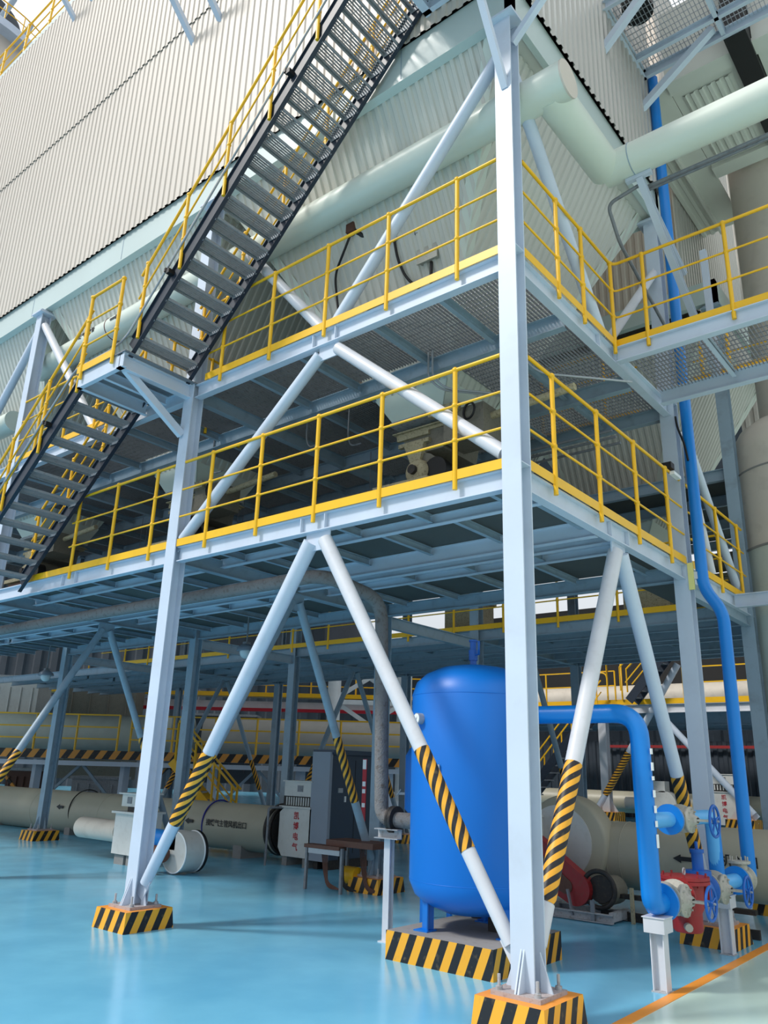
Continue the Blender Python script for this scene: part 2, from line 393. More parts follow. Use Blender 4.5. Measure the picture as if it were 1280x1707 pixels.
for (i, j), (lab, m_) in cols.items():
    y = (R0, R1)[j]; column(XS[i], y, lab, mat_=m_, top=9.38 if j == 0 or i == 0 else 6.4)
pl = {(0, 0): 'nearest black and yellow striped plinth, under the tall corner column', (1, 0): 'striped plinth on the left, alone on the open floor under a front column',
      (0, 1): 'striped plinth behind the valve stand posts at the right', (1, 1): 'striped plinth behind the steel bench, left of the blue tank',
      (3, 1): 'small striped plinth at the far left edge, in front of the thick duct', (2, 1): 'striped plinth behind the white blower cabinet, mostly hidden by a front column'}
for (i, j), lab in pl.items(): plinth(XS[i], (R0, R1)[j], lab)
u2 = {(0, 3): 'grey-blue column at the right, beside the pale cylindrical vessel', (1, 3): 'grey-blue column rising behind the safety valve of the blue tank',
      (2, 3): 'dark grey-blue column left of the white tall cabinet, in the first row beyond the gap', (3, 3): 'grey-blue column close beside the one behind the landing column',
      (4, 3): 'dim column at the left in the first row beyond the gap',
      (1, 4): 'grey-blue column behind the corner column, left of the far stair', (2, 4): 'grey-blue column just left of the blue tank, farthest row',
      (3, 4): 'pale slim column left of the white cabinet, farthest row', (4, 4): 'dim slim column behind the front column, farthest row'}
for (i, j), lab in u2.items():
    y = R3 if j == 3 else R4
    column(XS[i], y, lab, mat_='steel_shaded', top=9.38 if i == 0 else 6.4, stubs=False)
    if i < 4: plinth(XS[i], y, {(0, 3): 'low striped plinth near the pale vessel legs', (1, 3): 'low striped plinth hidden behind the blue tank', (2, 3): 'low striped plinth behind the thick left duct', (3, 3): 'low striped plinth behind the left duct, nearer the left edge', (1, 4): 'low striped plinth of the farthest row behind the corner column', (2, 4): 'low striped plinth of the farthest row behind the tall cabinet', (3, 4): 'low striped plinth of the farthest row behind the left duct'}[(i, j)])

# ------------------------------------------------------------------ beams
def beam(p, q, label, w=0.10, h=0.19, mat_='steel', group='steel beams of the frame', stiff=()):
    t = thing('steel_beam', label, 'beam', tuple(p), group)
    part('beam_section', MB().ibeam(p, q, w, h, 0.009, 0.012), mat_, t)
    d = (Vector(q) - Vector(p)).normalized(); n = Vector((d.y, -d.x, 0))
    for k in stiff:
        c = Vector(p) + d * k
        mb = MB()
        for s in (-1, 1): mb.bar(c + n * s * 0.028 - Vector((0, 0, h / 2 - 0.012)), c + n * s * 0.028 + Vector((0, 0, h / 2 - 0.012)), 0.044, 0.01, up=tuple(d))
        part('stiffener', mb, mat_, t)
    return t
ZM1, ZM2 = (Z1B + Z1T) / 2, (Z2B + Z2T) / 2
e = 0.01
spans0 = [(0, 1, 'between the corner column and the landing column'), (1, 2, 'left of the landing column')]
for z, nm in ((ZM1, 'lower'), (ZM2, 'upper')):
    for a, b, w_ in spans0:
        beam((XS[a] - 0.1, -e, z), (XS[b] + 0.1, -e, z), f'pale blue front edge beam of the {nm} deck, {w_}', stiff=(2.15, 2.5))
    beam((e, 0.1, z), (e, R1 - 0.1, z), f'pale blue right-hand edge beam of the {nm} deck, corner column to valve column', stiff=(1.75, 2.2))
    beam((XS[2] - 0.1, -e, z), (XS[3], -e, z), f'front edge beam of the {nm} deck at the far left edge')
    for a in range(3):
        beam((XS[a] - 0.1, R1, z), (XS[a + 1] + 0.1, R1, z), f'rear edge beam of the {nm} deck, bay {["behind the blue tank", "behind the landing column", "at the far left"][a]}', mat_='steel_shaded')
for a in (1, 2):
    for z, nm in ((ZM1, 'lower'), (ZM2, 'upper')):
        beam((XS[a], 0.1, z), (XS[a], R1 - 0.1, z), f'cross beam under the {nm} deck, running back from the {["landing column", "far left front column"][a - 1]}', mat_='steel_shaded')
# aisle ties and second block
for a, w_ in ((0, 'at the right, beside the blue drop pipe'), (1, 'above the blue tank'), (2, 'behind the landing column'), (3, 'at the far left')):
    beam((XS[a], R1 + 0.1, 3.99), (XS[a], R3 - 0.1, 3.99), f'tie beam across the gap {w_}', mat_='steel_shaded')
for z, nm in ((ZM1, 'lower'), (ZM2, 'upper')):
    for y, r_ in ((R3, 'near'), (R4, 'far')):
        beam((XS[0] , y, z), (XS[5], y, z), f'long {r_} beam of the {nm} deck beyond the gap', mat_='steel_shaded')
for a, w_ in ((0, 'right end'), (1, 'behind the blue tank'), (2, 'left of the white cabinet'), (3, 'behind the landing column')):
    beam((XS[a], R3 + 0.1, ZM1), (XS[a], R4 - 0.1, ZM1), f'cross beam of the far lower deck, {w_}', mat_='steel_shaded')
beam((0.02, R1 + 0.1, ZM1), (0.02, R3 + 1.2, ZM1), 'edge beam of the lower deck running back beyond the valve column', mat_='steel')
beam((0.05, 6.1, 4.15), (4.0, 6.1, 4.15), 'short beam at the right edge meeting the pale vessel', mat_='steel')

# ------------------------------------------------------------------ decks
def deck(x0, x1, y0, y1, z, label, joists, cross, kind='plate', nm_mat='steel_shaded', jh=0.19, zt=None, chh=0.09):
    t = thing('platform_deck', label, 'platform', (x0, y0, z))
    if kind == 'plate':
        part('floor_plate', MB().box((x0, y0, z - 0.006), (x1, y1, z + 0.004)), 'deck_plate', t)
    else:
        mb = MB(); n = int((x1 - x0) / 0.042)
        for i in range(n + 1):
            x = x0 + (x1 - x0) * i / n; mb.box((x - 0.0025, y0, z - 0.03), (x + 0.0025, y1, z))
        n = int((y1 - y0) / 0.10)
        for i in range(n + 1):
            y = y0 + (y1 - y0) * i / n; mb.box((x0, y - 0.003, z - 0.012), (x1, y + 0.003, z - 0.002))
        part('grating', mb, 'galv', t)
    for jj in joists:
        y, jh = jj if isinstance(jj, tuple) else (jj, 0.19)
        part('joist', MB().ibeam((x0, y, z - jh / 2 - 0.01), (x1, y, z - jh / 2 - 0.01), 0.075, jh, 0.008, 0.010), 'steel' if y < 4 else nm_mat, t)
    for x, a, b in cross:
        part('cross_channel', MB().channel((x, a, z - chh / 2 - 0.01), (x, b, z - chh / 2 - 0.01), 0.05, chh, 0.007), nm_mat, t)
    return t
def crosses(x0, x1, ys, step, jit=0.0):
    out = []; k = 0
    for a, b in zip(ys[:-1], ys[1:]):
        x = x0 + 0.45 + (0.22 if k % 2 else 0)
        while x < x1 - 0.1: out.append((x, a + 0.02, b - 0.02)); x += step
        k += 1
    return out
bn = ['over the blue tank', 'left of the landing column', 'at the far left', 'left of the frame edge, added for shade', 'farthest left, outside the picture, added for shade']  # last two bays added out of frame to shade the left duct
for a in range(5):
    x0, x1 = XS[a + 1] + 0.06, XS[a] - 0.06
    js = [(0.70, 0.11), (1.74, 0.19), (2.13, 0.16), (2.72, 0.11)]
    deck(x0, x1, 0.05, R1 - 0.05, Z1T + 0.012, f'lower deck plate seen from below, {bn[a]}', js, crosses(x0, x1, [0.05] + [j[0] for j in js] + [R1 - 0.05], 0.97), nm_mat='steel_shaded')
    js = [1.15, 3.05]
    # upper deck has a square opening where the hopper passes: built from four gratings
    cxh = (XS[a] + XS[a + 1]) / 2; hw = 0.62
    t = thing('platform_deck', f'upper grating deck around the hopper, {bn[a]}', 'platform', (x0, 0.05, Z2T))
    mb = MB(); n = int((x1 - x0) / 0.042)
    for i in range(n + 1):
        x = x0 + (x1 - x0) * i / n
        for ya, yb in (((0.05, 1.15), (3.05, R1 - 0.05)) if abs(x - cxh) < hw else ((0.05, R1 - 0.05),)): mb.box((x - 0.0025, ya, Z2T - 0.02), (x + 0.0025, yb, Z2T + 0.01))
    for i in range(42):
        y = 0.05 + (R1 - 0.1) * i / 41
        for xa, xb in (((x0, cxh - hw), (cxh + hw, x1)) if 1.15 < y < 3.05 else ((x0, x1),)): mb.box((xa, y - 0.003, Z2T - 0.005), (xb, y + 0.003, Z2T + 0.005))
    part('grating', mb, 'galv', t)
    for y in (1.22, 2.98): part('joist', MB().ibeam((x0, y, Z2T - 0.115), (x1, y, Z2T - 0.115), 0.10, 0.19, 0.008, 0.010), 'steel_shaded', t)
    for x in (x0 + 0.92, x0 + 1.80, x0 + 2.95, x0 + 3.85):
        for ya, yb in ((0.06, 1.18), (1.26, 2.94), (3.02, R1 - 0.06)): part('cross_channel', MB().channel((x, ya, Z2T - 0.075), (x, yb, Z2T - 0.075), 0.055, 0.11, 0.007), 'steel_shaded', t)
for a in range(5):
    x0, x1 = XS[a + 1] + 0.06, XS[a] - 0.06
    w_ = ['at the right', 'behind the blue tank', 'left of the white cabinet', 'behind the landing column', 'at the far left'][a]
    js = [7.6, 8.5, 8.97, 9.9, 10.5]
    deck(x0, x1, R3 + 0.05, R4 - 0.05, Z1T + 0.012, f'far lower deck plate beyond the gap, {w_}', js, crosses(x0, x1, [R3 + 0.05] + js + [R4 - 0.05], 1.9))
    deck(x0, x1, R3 + 0.05, R4 - 0.05, Z2T + 0.012, f'far upper deck beyond the gap, {w_}', [8.2, 9.6], [])
# upper side walkway to the right
deck(0.12, 4.6, 2.35, 3.62, Z2T, 'grating side walkway at the right, level with the upper deck', [], [(x, 2.37, 3.60) for x in (0.98, 1.86, 2.7, 3.6)], kind='grating', nm_mat='steel')
beam((0.08, 2.30, ZM2), (4.6, 2.30, ZM2), 'front beam of the side walkway at the right')
beam((0.08, 3.66, ZM2), (4.6, 3.66, ZM2), 'rear beam of the side walkway at the right, touching the blue drop pipe')
# deck strip beyond the valve column on the lower level
deck(-0.9, -0.05, R1 + 0.06, R3 - 0.06, Z1T + 0.012, 'short lower walkway bridging the gap at the right', [], [], nm_mat='steel')

# ------------------------------------------------------------------ guard rails
def rail(label, pts, z, posts, zt=None, hts=(0.385, 0.745), top=1.12, toe=True, mat_='yellow', drop=0.10, group='yellow guard rails', out=None, r=1.0, name='guard_rail', closed=False):
    """pts: plan polyline, posts: list of (x, y)"""
    t = thing(name, label, 'railing', (posts[0][0], posts[0][1], z), group)
    path = [(x, y, z + top) for x, y in pts]
    part('top_rail', MB().tube(path, 0.019 * r, 10, bend=0.10), mat_, t)
    for h in hts: part('middle_rail', MB().tube([(x, y, z + h) for x, y in pts], 0.0125 * r, 8, bend=0.08), mat_, t)
    for x, y in posts:
        mb = MB().cyl((x, y, z - drop), (x, y, z + top), 0.0235 * r, seg=10)
        for h in list(hts) + [top]: mb.ball((x, y, z + h), 0.033 * r)
        part('post', mb, mat_, t)
    if toe:
        mb = MB()
        for (xa, ya), (xb, yb) in zip(pts[:-1], pts[1:]): mb.bar((xa, ya, z + 0.045), (xb, yb, z + 0.045), 0.006, 0.095)
        part('toe_board', mb, mat_, t)
    return t
yr, xr = -0.075, 0.085
rail('yellow guard rail on the front edge of the lower deck, between corner and landing columns', [(-0.10, yr), (-LX + 0.10, yr)], Z1T, [(-0.6 - 0.9 * i, yr) for i in range(5)])
rail('yellow guard rail on the lower deck front edge, between landing column and lower stair', [(-LX - 0.10, yr), (-7.35, yr)], Z1T, [(-5.33, yr), (-6.25, yr), (-7.22, yr)], toe=False)
solo('toe_board', MB().box((-LX - 0.1, yr - 0.003, Z1T - 0.002), (-8.45, yr + 0.003, Z1T + 0.092)), 'yellow', 'yellow toe board on the lower deck edge left of the landing column', 'toe board')
rail('yellow guard rail on the right-hand edge of the lower deck, between corner and valve columns', [(xr, 0.10), (xr, R1 - 0.10)], Z1T, [(xr, 0.57 + 0.985 * i) for i in range(4)])
rail('yellow guard rail on the lower deck beyond the valve column, behind the blue drop pipe', [(xr, R1 + 0.12), (xr, R3 - 0.2)], Z1T, [(xr, 5.45), (xr, 6.45)])
rail('yellow guard rail on the front edge of the upper deck, between corner column and stair', [(-0.10, yr), (-4.55, yr)], Z2T, [(-0.58 - 0.915 * i, yr) for i in range(5)])
rail('yellow guard rail turning the corner of the upper deck onto the side walkway', [(xr, 0.10), (xr, 2.27), (4.6, 2.27)], Z2T, [(xr, 0.82), (xr, 1.42), (xr, 2.22), (0.46, 2.27), (1.39, 2.27), (2.3, 2.27), (3.2, 2.27), (4.1, 2.27)])
rail('yellow guard rail on the rear side of the side walkway', [(0.5, 3.68), (4.6, 3.68)], Z2T, [(0.62, 3.68), (0.95, 3.68), (1.6, 3.68), (2.4, 3.68), (3.4, 3.68)], hts=(0.3,), top=0.62)
rail('yellow rail on the upper deck left of the stair landing, beyond the lower stair', [(-6.9, yr), (-9.6, yr)], Z2T, [(-7.2, yr), (-8.1, yr), (-9.0, yr)])
rail('yellow guard rail on the near edge of the deck beyond the gap', [(-0.2, R3 - 0.1), (-17.5, R3 - 0.1)], Z1T, [(-0.9 - 1.1 * i, R3 - 0.1) for i in range(15)])
rail('yellow guard rail on the rear upper deck edge, seen under the pale hopper', [(-0.4, R1 + 0.05), (-4.4, R1 + 0.05)], Z2T, [(-0.9 - 1.0 * i, R1 + 0.05) for i in range(4)])

# ------------------------------------------------------------------ braces
def brace(p, q, label, r=0.075, mat_='steel', sleeve=None, plates=True, rb=None, group='tube braces of the steel frame'):
    p, q = Vector(p), Vector(q); d = q - p; L = d.length
    root = bpy.data.objects.new('tube_brace', None); COL.objects.link(root); root.empty_display_size = 0.2
    root.matrix_world = Matrix.Translation(p) @ d.to_track_quat('Z', 'Y').to_matrix().to_4x4()
    props(root, label, 'brace', group)
    def loc_part(name, mb, m_, lab=None):
        o = bpy.data.objects.new(name, mesh(name, mb, m_)); COL.objects.link(o); o.parent = root
        if lab: o['label'] = lab
    rb_ = rb or r
    loc_part('tube', MB().cyl((0, 0, 0), (0, 0, L), rb_, r, seg=24), mat_)
    if sleeve: loc_part('hazard_sleeve', MB().cyl((0, 0, sleeve[0]), (0, 0, sleeve[1]), rb_ + (r - rb_) * sleeve[0] / L + 0.003, rb_ + (r - rb_) * sleeve[1] / L + 0.003, seg=24, cap=False), 'hazard_tube', 'black and yellow striped wrap')
    if plates:
        loc_part('end_plate', MB().box((-0.008, -r * 0.9, -0.16), (0.008, r * 0.9, 0.06)), mat_)
    return root
def gusset(x, y, z0, z1, w, ax, label, mat_='steel'):
    mb = MB()
    if ax == 'x': mb.box((x - w / 2, y - 0.008, z0), (x + w / 2, y + 0.008, z1))
    else: mb.box((x - 0.008, y - w / 2, z0), (x + 0.008, y + w / 2, z1))
    return solo('gusset_plate', mb, mat_, label, 'plate')
mx1, my1 = -2.38, 2.12
brace((-0.14, 0, 0.50), (mx1 + 0.10, 0, 3.96), 'white tube brace leaning from the corner column base, crossing in front of the blue tank', r=0.08, rb=0.056, sleeve=(0.72, 1.62), mat_='steel_white')
brace((-LX + 0.14, 0, 0.45), (mx1 - 0.10, 0, 3.96), 'pale blue tube brace leaning right from the landing column base, striped wrap low on it', r=0.085, rb=0.06, sleeve=(0.75, 1.62))
brace((0, 0.14, 0.50), (0, my1 - 0.07, 3.96), 'dusty white tube brace leaning right from the corner column, crossing the bent blue pipe', r=0.08, rb=0.07, sleeve=(0.30, 1.48), mat_='steel_white')
brace((0, R1 - 0.14, 0.45), (0, my1 + 0.07, 3.96), 'pale blue tube brace leaning left from the valve column base', r=0.08, rb=0.065, sleeve=(0.55, 1.45))
gusset(mx1, 0, 3.86, 4.07, 0.34, 'x', 'pale blue gusset plate where two front braces meet under the lower deck')
gusset(0, my1, 3.86, 4.07, 0.34, 'y', 'pale blue gusset plate where two braces meet under the right deck edge')
brace((-0.12, 0, 4.42), (mx1 + 0.14, 0, 6.20), 'scuffed white tube brace between the decks, leaning left from the corner column', mat_='steel_white', r=0.07)
brace((-LX + 0.12, 0, 4.35), (mx1 - 0.14, 0, 6.20), 'pale blue tube brace between the decks, leaning right from the landing column', r=0.07)
gusset(mx1, 0, 6.12, 6.30, 0.30, 'x', 'gusset plate under the upper deck beam, two braces meeting')
brace((-0.10, 0, 9.0), (mx1 + 0.10, 0, 6.56), 'pale blue tube brace above the upper deck, from the corner column top', r=0.07)
brace((-LX + 0.10, 0, 9.1), (mx1 - 0.14, 0, 6.56), 'grey tube brace above the upper deck, passing behind the stair', mat_='steel_white', r=0.07)
brace((0, 0.12, 8.8), (0, my1 - 0.10, 6.56), 'light blue tube brace above the upper deck, right of the corner column', r=0.07)
brace((0, R1 - 0.12, 8.5), (0, my1 + 0.10, 6.56), 'white slim tube brace above the upper deck, from the valve column top', mat_='steel_white', r=0.06)
brace((-2 * LX - 0.10, 0, 9.1), (-12.0, 0, 6.5), 'grey-blue tube brace at the left edge, leaning left from the far left front column top', r=0.07)
brace((-2 * LX + 0.10, 0, 9.15), (-7.27, 0, 6.5), 'white tube brace leaning right from the far left front column top', mat_='steel_white', r=0.07)
for a, w_ in ((1, 'landing column'), (2, 'far left front column')):
    x = XS[a]
    brace((x, 0.14, 0.5), (x, my1 - 0.07, 3.95), f'grey-blue tube brace running back from the {w_} base to the cross beam', mat_='steel_shaded', r=0.06, sleeve=(0.6, 1.5))
    brace((x, R1 - 0.14, 0.45), (x, my1 + 0.07, 3.95), f'grey-blue tube brace down to the column behind the {w_}', mat_='steel_shaded', r=0.06, sleeve=(0.9, 1.9))
    gusset(x, my1, 3.83, 4.07, 0.32, 'y', f'gusset plate under the cross beam behind the {w_}', 'steel_shaded')
for a, w_ in ((1, 'behind the blue tank'), (2, 'left of the rough grey pipe'), (3, 'behind the landing column')):
    x = XS[a]; m_ = 'steel_shaded'
    brace((x, R3 + 0.14, 0.45), (x, 8.9, 3.95), f'dim tube brace of the far block, near leg, {w_}', mat_=m_, r=0.06, sleeve=(0.7, 1.6))
    brace((x, R4 - 0.14, 0.45), (x, 9.04, 3.95), f'dim tube brace of the far block, far leg, {w_}', mat_=m_, r=0.06, sleeve=(0.7, 1.6))
brace((XS[3], 0.14, 1.2), (XS[3], my1, 3.95), 'grey-blue tube brace at the far left edge, under the deck', mat_='steel_shaded', r=0.06)
brace((0, 4.6, 6.1), (0, 5.3, 4.4), 'pale tube brace behind the blue drop pipe, leaning left', mat_='steel_white', r=0.06)
brace((0, 4.9, 6.1), (0, 6.6, 4.3), 'grey-blue tube brace behind the blue drop pipe, leaning right', mat_='steel', r=0.06)

# ------------------------------------------------------------------ casing (corrugated enclosure) above
cas = thing('filter_casing', 'huge cream corrugated casing standing on the steel frame', 'industrial casing', (-12, 2, 9.9))
XW, XE, YN, ZC0, ZS, ZC1 = -34.0, 0.13, -0.10, 9.94, 13.7, 17.9
part('front_cladding', MB().corr([(XW, YN, ZC0), (XE, YN, ZC0), (XE, YN, ZS), (XW, YN, ZS)], (0, 0, 1), (0, -1, 0), 0.15, 0.020)
     .corr([(XW, YN - 0.02, ZS - 0.05), (XE, YN - 0.02, ZS - 0.05), (XE, YN - 0.02, ZC1), (XW, YN - 0.02, ZC1)], (0, 0, 1), (0, -1, 0), 0.15, 0.020), 'cladding', cas)
part('side_cladding', MB().corr([(XE, YN, ZC0), (XE, 4.25, ZC0), (XE, 4.25, ZC1), (XE, YN, ZC1)], (0, 0, 1), (1, 0, 0), 0.15, 0.028), 'cladding_side', cas)
part('rear_cladding', MB().box((XW, 4.22, ZC0), (XE, 4.26, ZC1)), 'cladding', cas)
part('roof', MB().box((XW, 0.05, ZC1 - 0.1), (XE, 4.2, ZC1)).box((XW - 0.05, YN, ZC0), (XW, 4.2, ZC1)), 'cladding', cas)
part('corner_trim', MB().box((XE - 0.05, YN - 0.06, ZC0), (XE + 0.06, YN + 0.02, ZC1)), 'trim_green', cas)
part('ring_beam', MB().box((XW, -0.06, 9.47), (0.09, 0.06, 9.97)).box((0.02, -0.06, 9.47), (0.09, 4.3, 9.97)).box((XW, 4.14, 9.47), (0.09, 4.24, 9.97)), 'trim_green', cas, 'smooth pale green ring beam under the cladding')
part('roof_kerb', MB().box((XW, -0.12, ZC1 - 0.02), (XE + 0.1, 0.10, ZC1 + 0.14)), 'trim_green', cas)
for x in range(0, 7): part('ring_beam_joint', MB().box((-2.9 * x - 1.4, -0.064, 9.5), (-2.9 * x - 1.39, -0.06, 9.96)), 'steel_shaded', cas)
part('hopper_soffit', MB().box((XW, 0.06, 9.50), (0.02, 4.14, 9.53)), 'cladding_green', cas)
cas2 = thing('filter_casing', 'second corrugated casing beyond the gap, seen at the right above the walkway', 'industrial casing', (-12, 9, 9.9))
part('front_cladding', MB().corr([(XW, 6.85, ZC0), (-0.45, 6.85, ZC0), (-0.45, 6.85, ZC1), (XW, 6.85, ZC1)], (0, 0, 1), (0, -1, 0), 0.15, 0.028), 'cladding', cas2)
part('side_cladding', MB().corr([(-0.45, 6.85, ZC0), (-0.45, 11.1, ZC0), (-0.45, 11.1, ZC1), (-0.45, 6.85, ZC1)], (0, 0, 1), (1, 0, 0), 0.15, 0.028), 'cladding_side', cas2)
part('ring_beam', MB().box((XW, 6.75, 9.48), (0.12, 6.87, 9.90)).box((0.02, 6.75, 9.48), (0.12, 11.1, 9.90)), 'trim_green', cas2)
part('roof', MB().box((XW, 6.9, ZC1 - 0.1), (-0.47, 11.1, ZC1)).box((XW, 11.06, ZC0), (-0.47, 11.1, ZC1)), 'cladding', cas2)

# ------------------------------------------------------------------ hoppers
def hopper(cx, y0, y1, label, w=2.175, zt=9.5, zb=5.98, ow=0.36, oy=None, ox=0.0, mat_='cladding_green', tail=True):
    cy = (y0 + y1) / 2; oy = 0.45
    t = thing('hopper', label, 'hopper', (cx, cy, zb))
    T = [Vector((cx - w, y0, zt)), Vector((cx + w, y0, zt)), Vector((cx + w, y1, zt)), Vector((cx - w, y1, zt))]
    cx0 = cx; cx = cx + ox; B = [Vector((cx - ow, cy - oy, zb)), Vector((cx + ow, cy - oy, zb)), Vector((cx + ow, cy + oy, zb)), Vector((cx - ow, cy + oy, zb))]
    names = ['front_panel', 'right_panel', 'rear_panel', 'left_panel']; mids = [Vector((cx, y0, 0)), Vector((cx + w, cy, 0)), Vector((cx, y1, 0)), Vector((cx - w, cy, 0))]
    for i in range(4):
        j = (i + 1) % 4; n = (T[j] - T[i]).cross(B[i] - T[i]).normalized(); c = Vector((cx, cy, 7.7))
        if n.dot((T[i] + T[j] + B[i] + B[j]) / 4 - c) < 0: n = -n
        part(names[i], MB().corr([B[i], B[j], T[j], T[i]], ((T[i] + T[j]) / 2 - (B[i] + B[j]) / 2), n, 0.125, 0.022), mat_, t)
    for i in range(4):
        dirs = (T[i] - B[i]); mbt = MB()
        for s_, nn in ((1, (i + 1) % 4), (-1, (i - 1) % 4)):
            nd = (T[nn] - T[i]).normalized(); b = MB()
            out = (Vector((T[i].x - cx, T[i].y - cy, 0)).normalized()) * 0.03
            mbt.prism([T[i] + out, T[i] + nd * 0.20 + out * 1.1, B[i] + nd * 0.10 + out * 1.1, B[i] + out], -out * 0.25)
        part('corner_trim', mbt, 'pipe_green', t)
    f = 0.06
    part('outlet_flange', MB().box((cx - ow - f, cy - oy - f, zb - 0.05), (cx + ow + f, cy + oy + f, zb)), 'steel_dirty', t)
    part('outlet_band', MB().prism([B[0] + Vector((-.035, -.035, 0)), B[1] + Vector((.035, -.035, 0)), B[1] + (T[1] - B[1]) * 0.09 + Vector((.04, -.04, 0)), B[0] + (T[0] - B[0]) * 0.09 + Vector((-.04, -.04, 0))], (0, 0.01, 0))
         .prism([B[1] + Vector((.035, -.035, 0)), B[2] + Vector((.035, .035, 0)), B[2] + (T[2] - B[2]) * 0.09 + Vector((.04, .04, 0)), B[1] + (T[1] - B[1]) * 0.09 + Vector((.04, -.04, 0))], (-0.01, 0, 0)), 'pipe_green', t)
    return t
HC = [-LX / 2 - LX * i for i in range(3)]
hl = ['large pale green corrugated hopper above the upper deck, right of the stair', 'pale green corrugated hopper left of the landing column, behind the stairs', 'pale green corrugated hopper at the left edge, beyond the far left front column']
for c, l in zip(HC, hl): hopper(c, 0.07, 4.05, l, w=2.30, ox=0.12)
for c, l in zip([-LX / 2, HC[1], HC[2]], ['corrugated hopper of the far block at the right', 'corrugated hopper of the far block behind the blue tank', 'corrugated hopper of the far block on the left']):
    hopper(c, R3 + 0.25, R4 - 0.25, l)

# ------------------------------------------------------------------ airlock sets under the hoppers
def airlock(cx, cy, zt, label, right=True):
    t = thing('rotary_airlock', label, 'valve', (cx, cy, zt - 1.0))
    part('slide_gate', MB().box((cx - 0.42, cy - 0.42, zt - 0.14), (cx + 0.42, cy + 0.42, zt - 0.06)).box((cx - 0.46, cy - 0.46, zt - 0.10), (cx + 0.46, cy + 0.46, zt - 0.085)), 'machine_tan', t)
    mb = MB().prism([(cx - 0.36, cy - 0.4, zt - 0.14), (cx + 0.36, cy - 0.4, zt - 0.14), (cx + 0.30, cy - 0.4, zt - 0.42), (cx - 0.18, cy - 0.4, zt - 0.42)], (0, 0.75, 0))
    part('inlet_box', mb, 'machine_grey', t)
    part('inlet_flange', MB().box((cx - 0.40, cy - 0.44, zt - 0.20), (cx + 0.10, cy - 0.40, zt - 0.15)).box((cx - 0.36, cy - 0.46, zt - 0.31), (cx + 0.12, cy - 0.40, zt - 0.26)), 'machine_tan', t)
    mb = MB().prism([(cx - 0.26, cy - 0.47, zt - 0.31), (cx + 0.05, cy - 0.47, zt - 0.31), (cx - 0.02, cy - 0.47, zt - 0.60), (cx - 0.14, cy - 0.47, zt - 0.60)], (0, 0.12, 0))
    part('drive_bracket', mb, 'machine_tan', t)
    part('rotor_housing', MB().cyl((cx, cy - 0.42, zt - 0.68), (cx, cy + 0.35, zt - 0.68), 0.24, seg=24), 'machine_grey', t)
    part('end_cover', MB().lathe((cx - 0.04, cy - 0.55, zt - 0.70), [(0.05, 0), (0.11, 0.0), (0.16, 0.05), (0.17, 0.14)], 24, axis=(0, 1, 0)), 'machine_tan', t)
    part('bearing', MB().cyl((cx - 0.04, cy - 0.60, zt - 0.70), (cx - 0.04, cy - 0.54, zt - 0.70), 0.06, seg=14), 'dark_metal', t)
    part('coupling_guard', MB().cyl((cx + 0.22, cy - 0.46, zt - 0.72), (cx + 0.22, cy - 0.30, zt - 0.72), 0.17, seg=20), 'black', t)
    part('support_rail', MB().box((cx - 0.65, cy - 0.6, zt - 0.90), (cx + 0.2, cy - 0.5, zt - 0.83)), 'machine_tan', t)
    part('base_frame', MB().box((cx - 0.55, cy - 0.55, zt - 1.0), (cx + 0.5, cy + 0.4, zt - 0.92)).box((cx - 0.5, cy - 0.5, zt - 1.62), (cx - 0.42, cy - 0.42, zt - 1.0)).box((cx + 0.38, cy - 0.5, zt - 1.62), (cx + 0.46, cy - 0.42, zt - 1.0)).box((cx - 0.5, cy + 0.3, zt - 1.62), (cx - 0.42, cy + 0.38, zt - 1.0)).box((cx + 0.38, cy + 0.3, zt - 1.62), (cx + 0.46, cy + 0.38, zt - 1.0)), 'brown', t)
    return t
al = ['tan rotary airlock under the large hopper, seen through the lower rail', 'tan rotary airlock under the hopper left of the landing column', 'dusty rotary airlock behind the lower stair']
for c, l in zip(HC, al): airlock(c + 0.16, 2.07, 5.93, l)
for c, l in zip(HC, ['drive box and screw beside the airlock under the large hopper', 'drive box and screw beside the airlock left of the landing column', 'drive box and screw behind the lower stair']):
    t = thing('screw_conveyor', l, 'conveyor', (c + 0.9, 1.75, 5.5))
    part('housing', MB().box((c + 0.55, 1.55, 5.50), (c + 1.12, 2.0, 5.90)), 'machine_grey', t)
    part('cover_flange', MB().box((c + 0.36, 1.48, 5.86), (c + 0.80, 1.56, 5.97)), 'machine_tan', t)
    part('shaft_tube', MB().cyl((c + 1.05, 1.75, 5.78), (c + 2.2, 1.75, 5.85), 0.045), 'machine_tan', t)
    part('hand_chain', MB().torus((c + 0.95, 1.5, 5.80), 0.10, 0.014, axis=(0.3, 1, 0)), 'black', t)
for i, (x, y, z) in enumerate([(-0.55, 8.2, 4.26), (-1.7, 7.6, 4.26), (-5.6, 7.8, 4.26)]):
    t = thing('gear_drive', ['tan gear box behind the right-hand rail of the lower deck', 'dusty machine housing on the far deck, left of the tan gear box', 'brown machine on the far deck above the blue tank'][i], 'machine', (x, y, z))
    part('housing', MB().box((x - 0.4, y - 0.3, z), (x + 0.4, y + 0.3, z + 0.75)), 'machine_tan', t)
    part('motor', MB().cyl((x - 0.3, y - 0.5, z + 0.9), (x + 0.3, y - 0.5, z + 0.9), 0.16), 'machine_grey', t)
    part('ridge', MB().box((x - 0.45, y - 0.34, z + 0.70), (x + 0.45, y + 0.34, z + 0.76)), 'machine_tan', t)

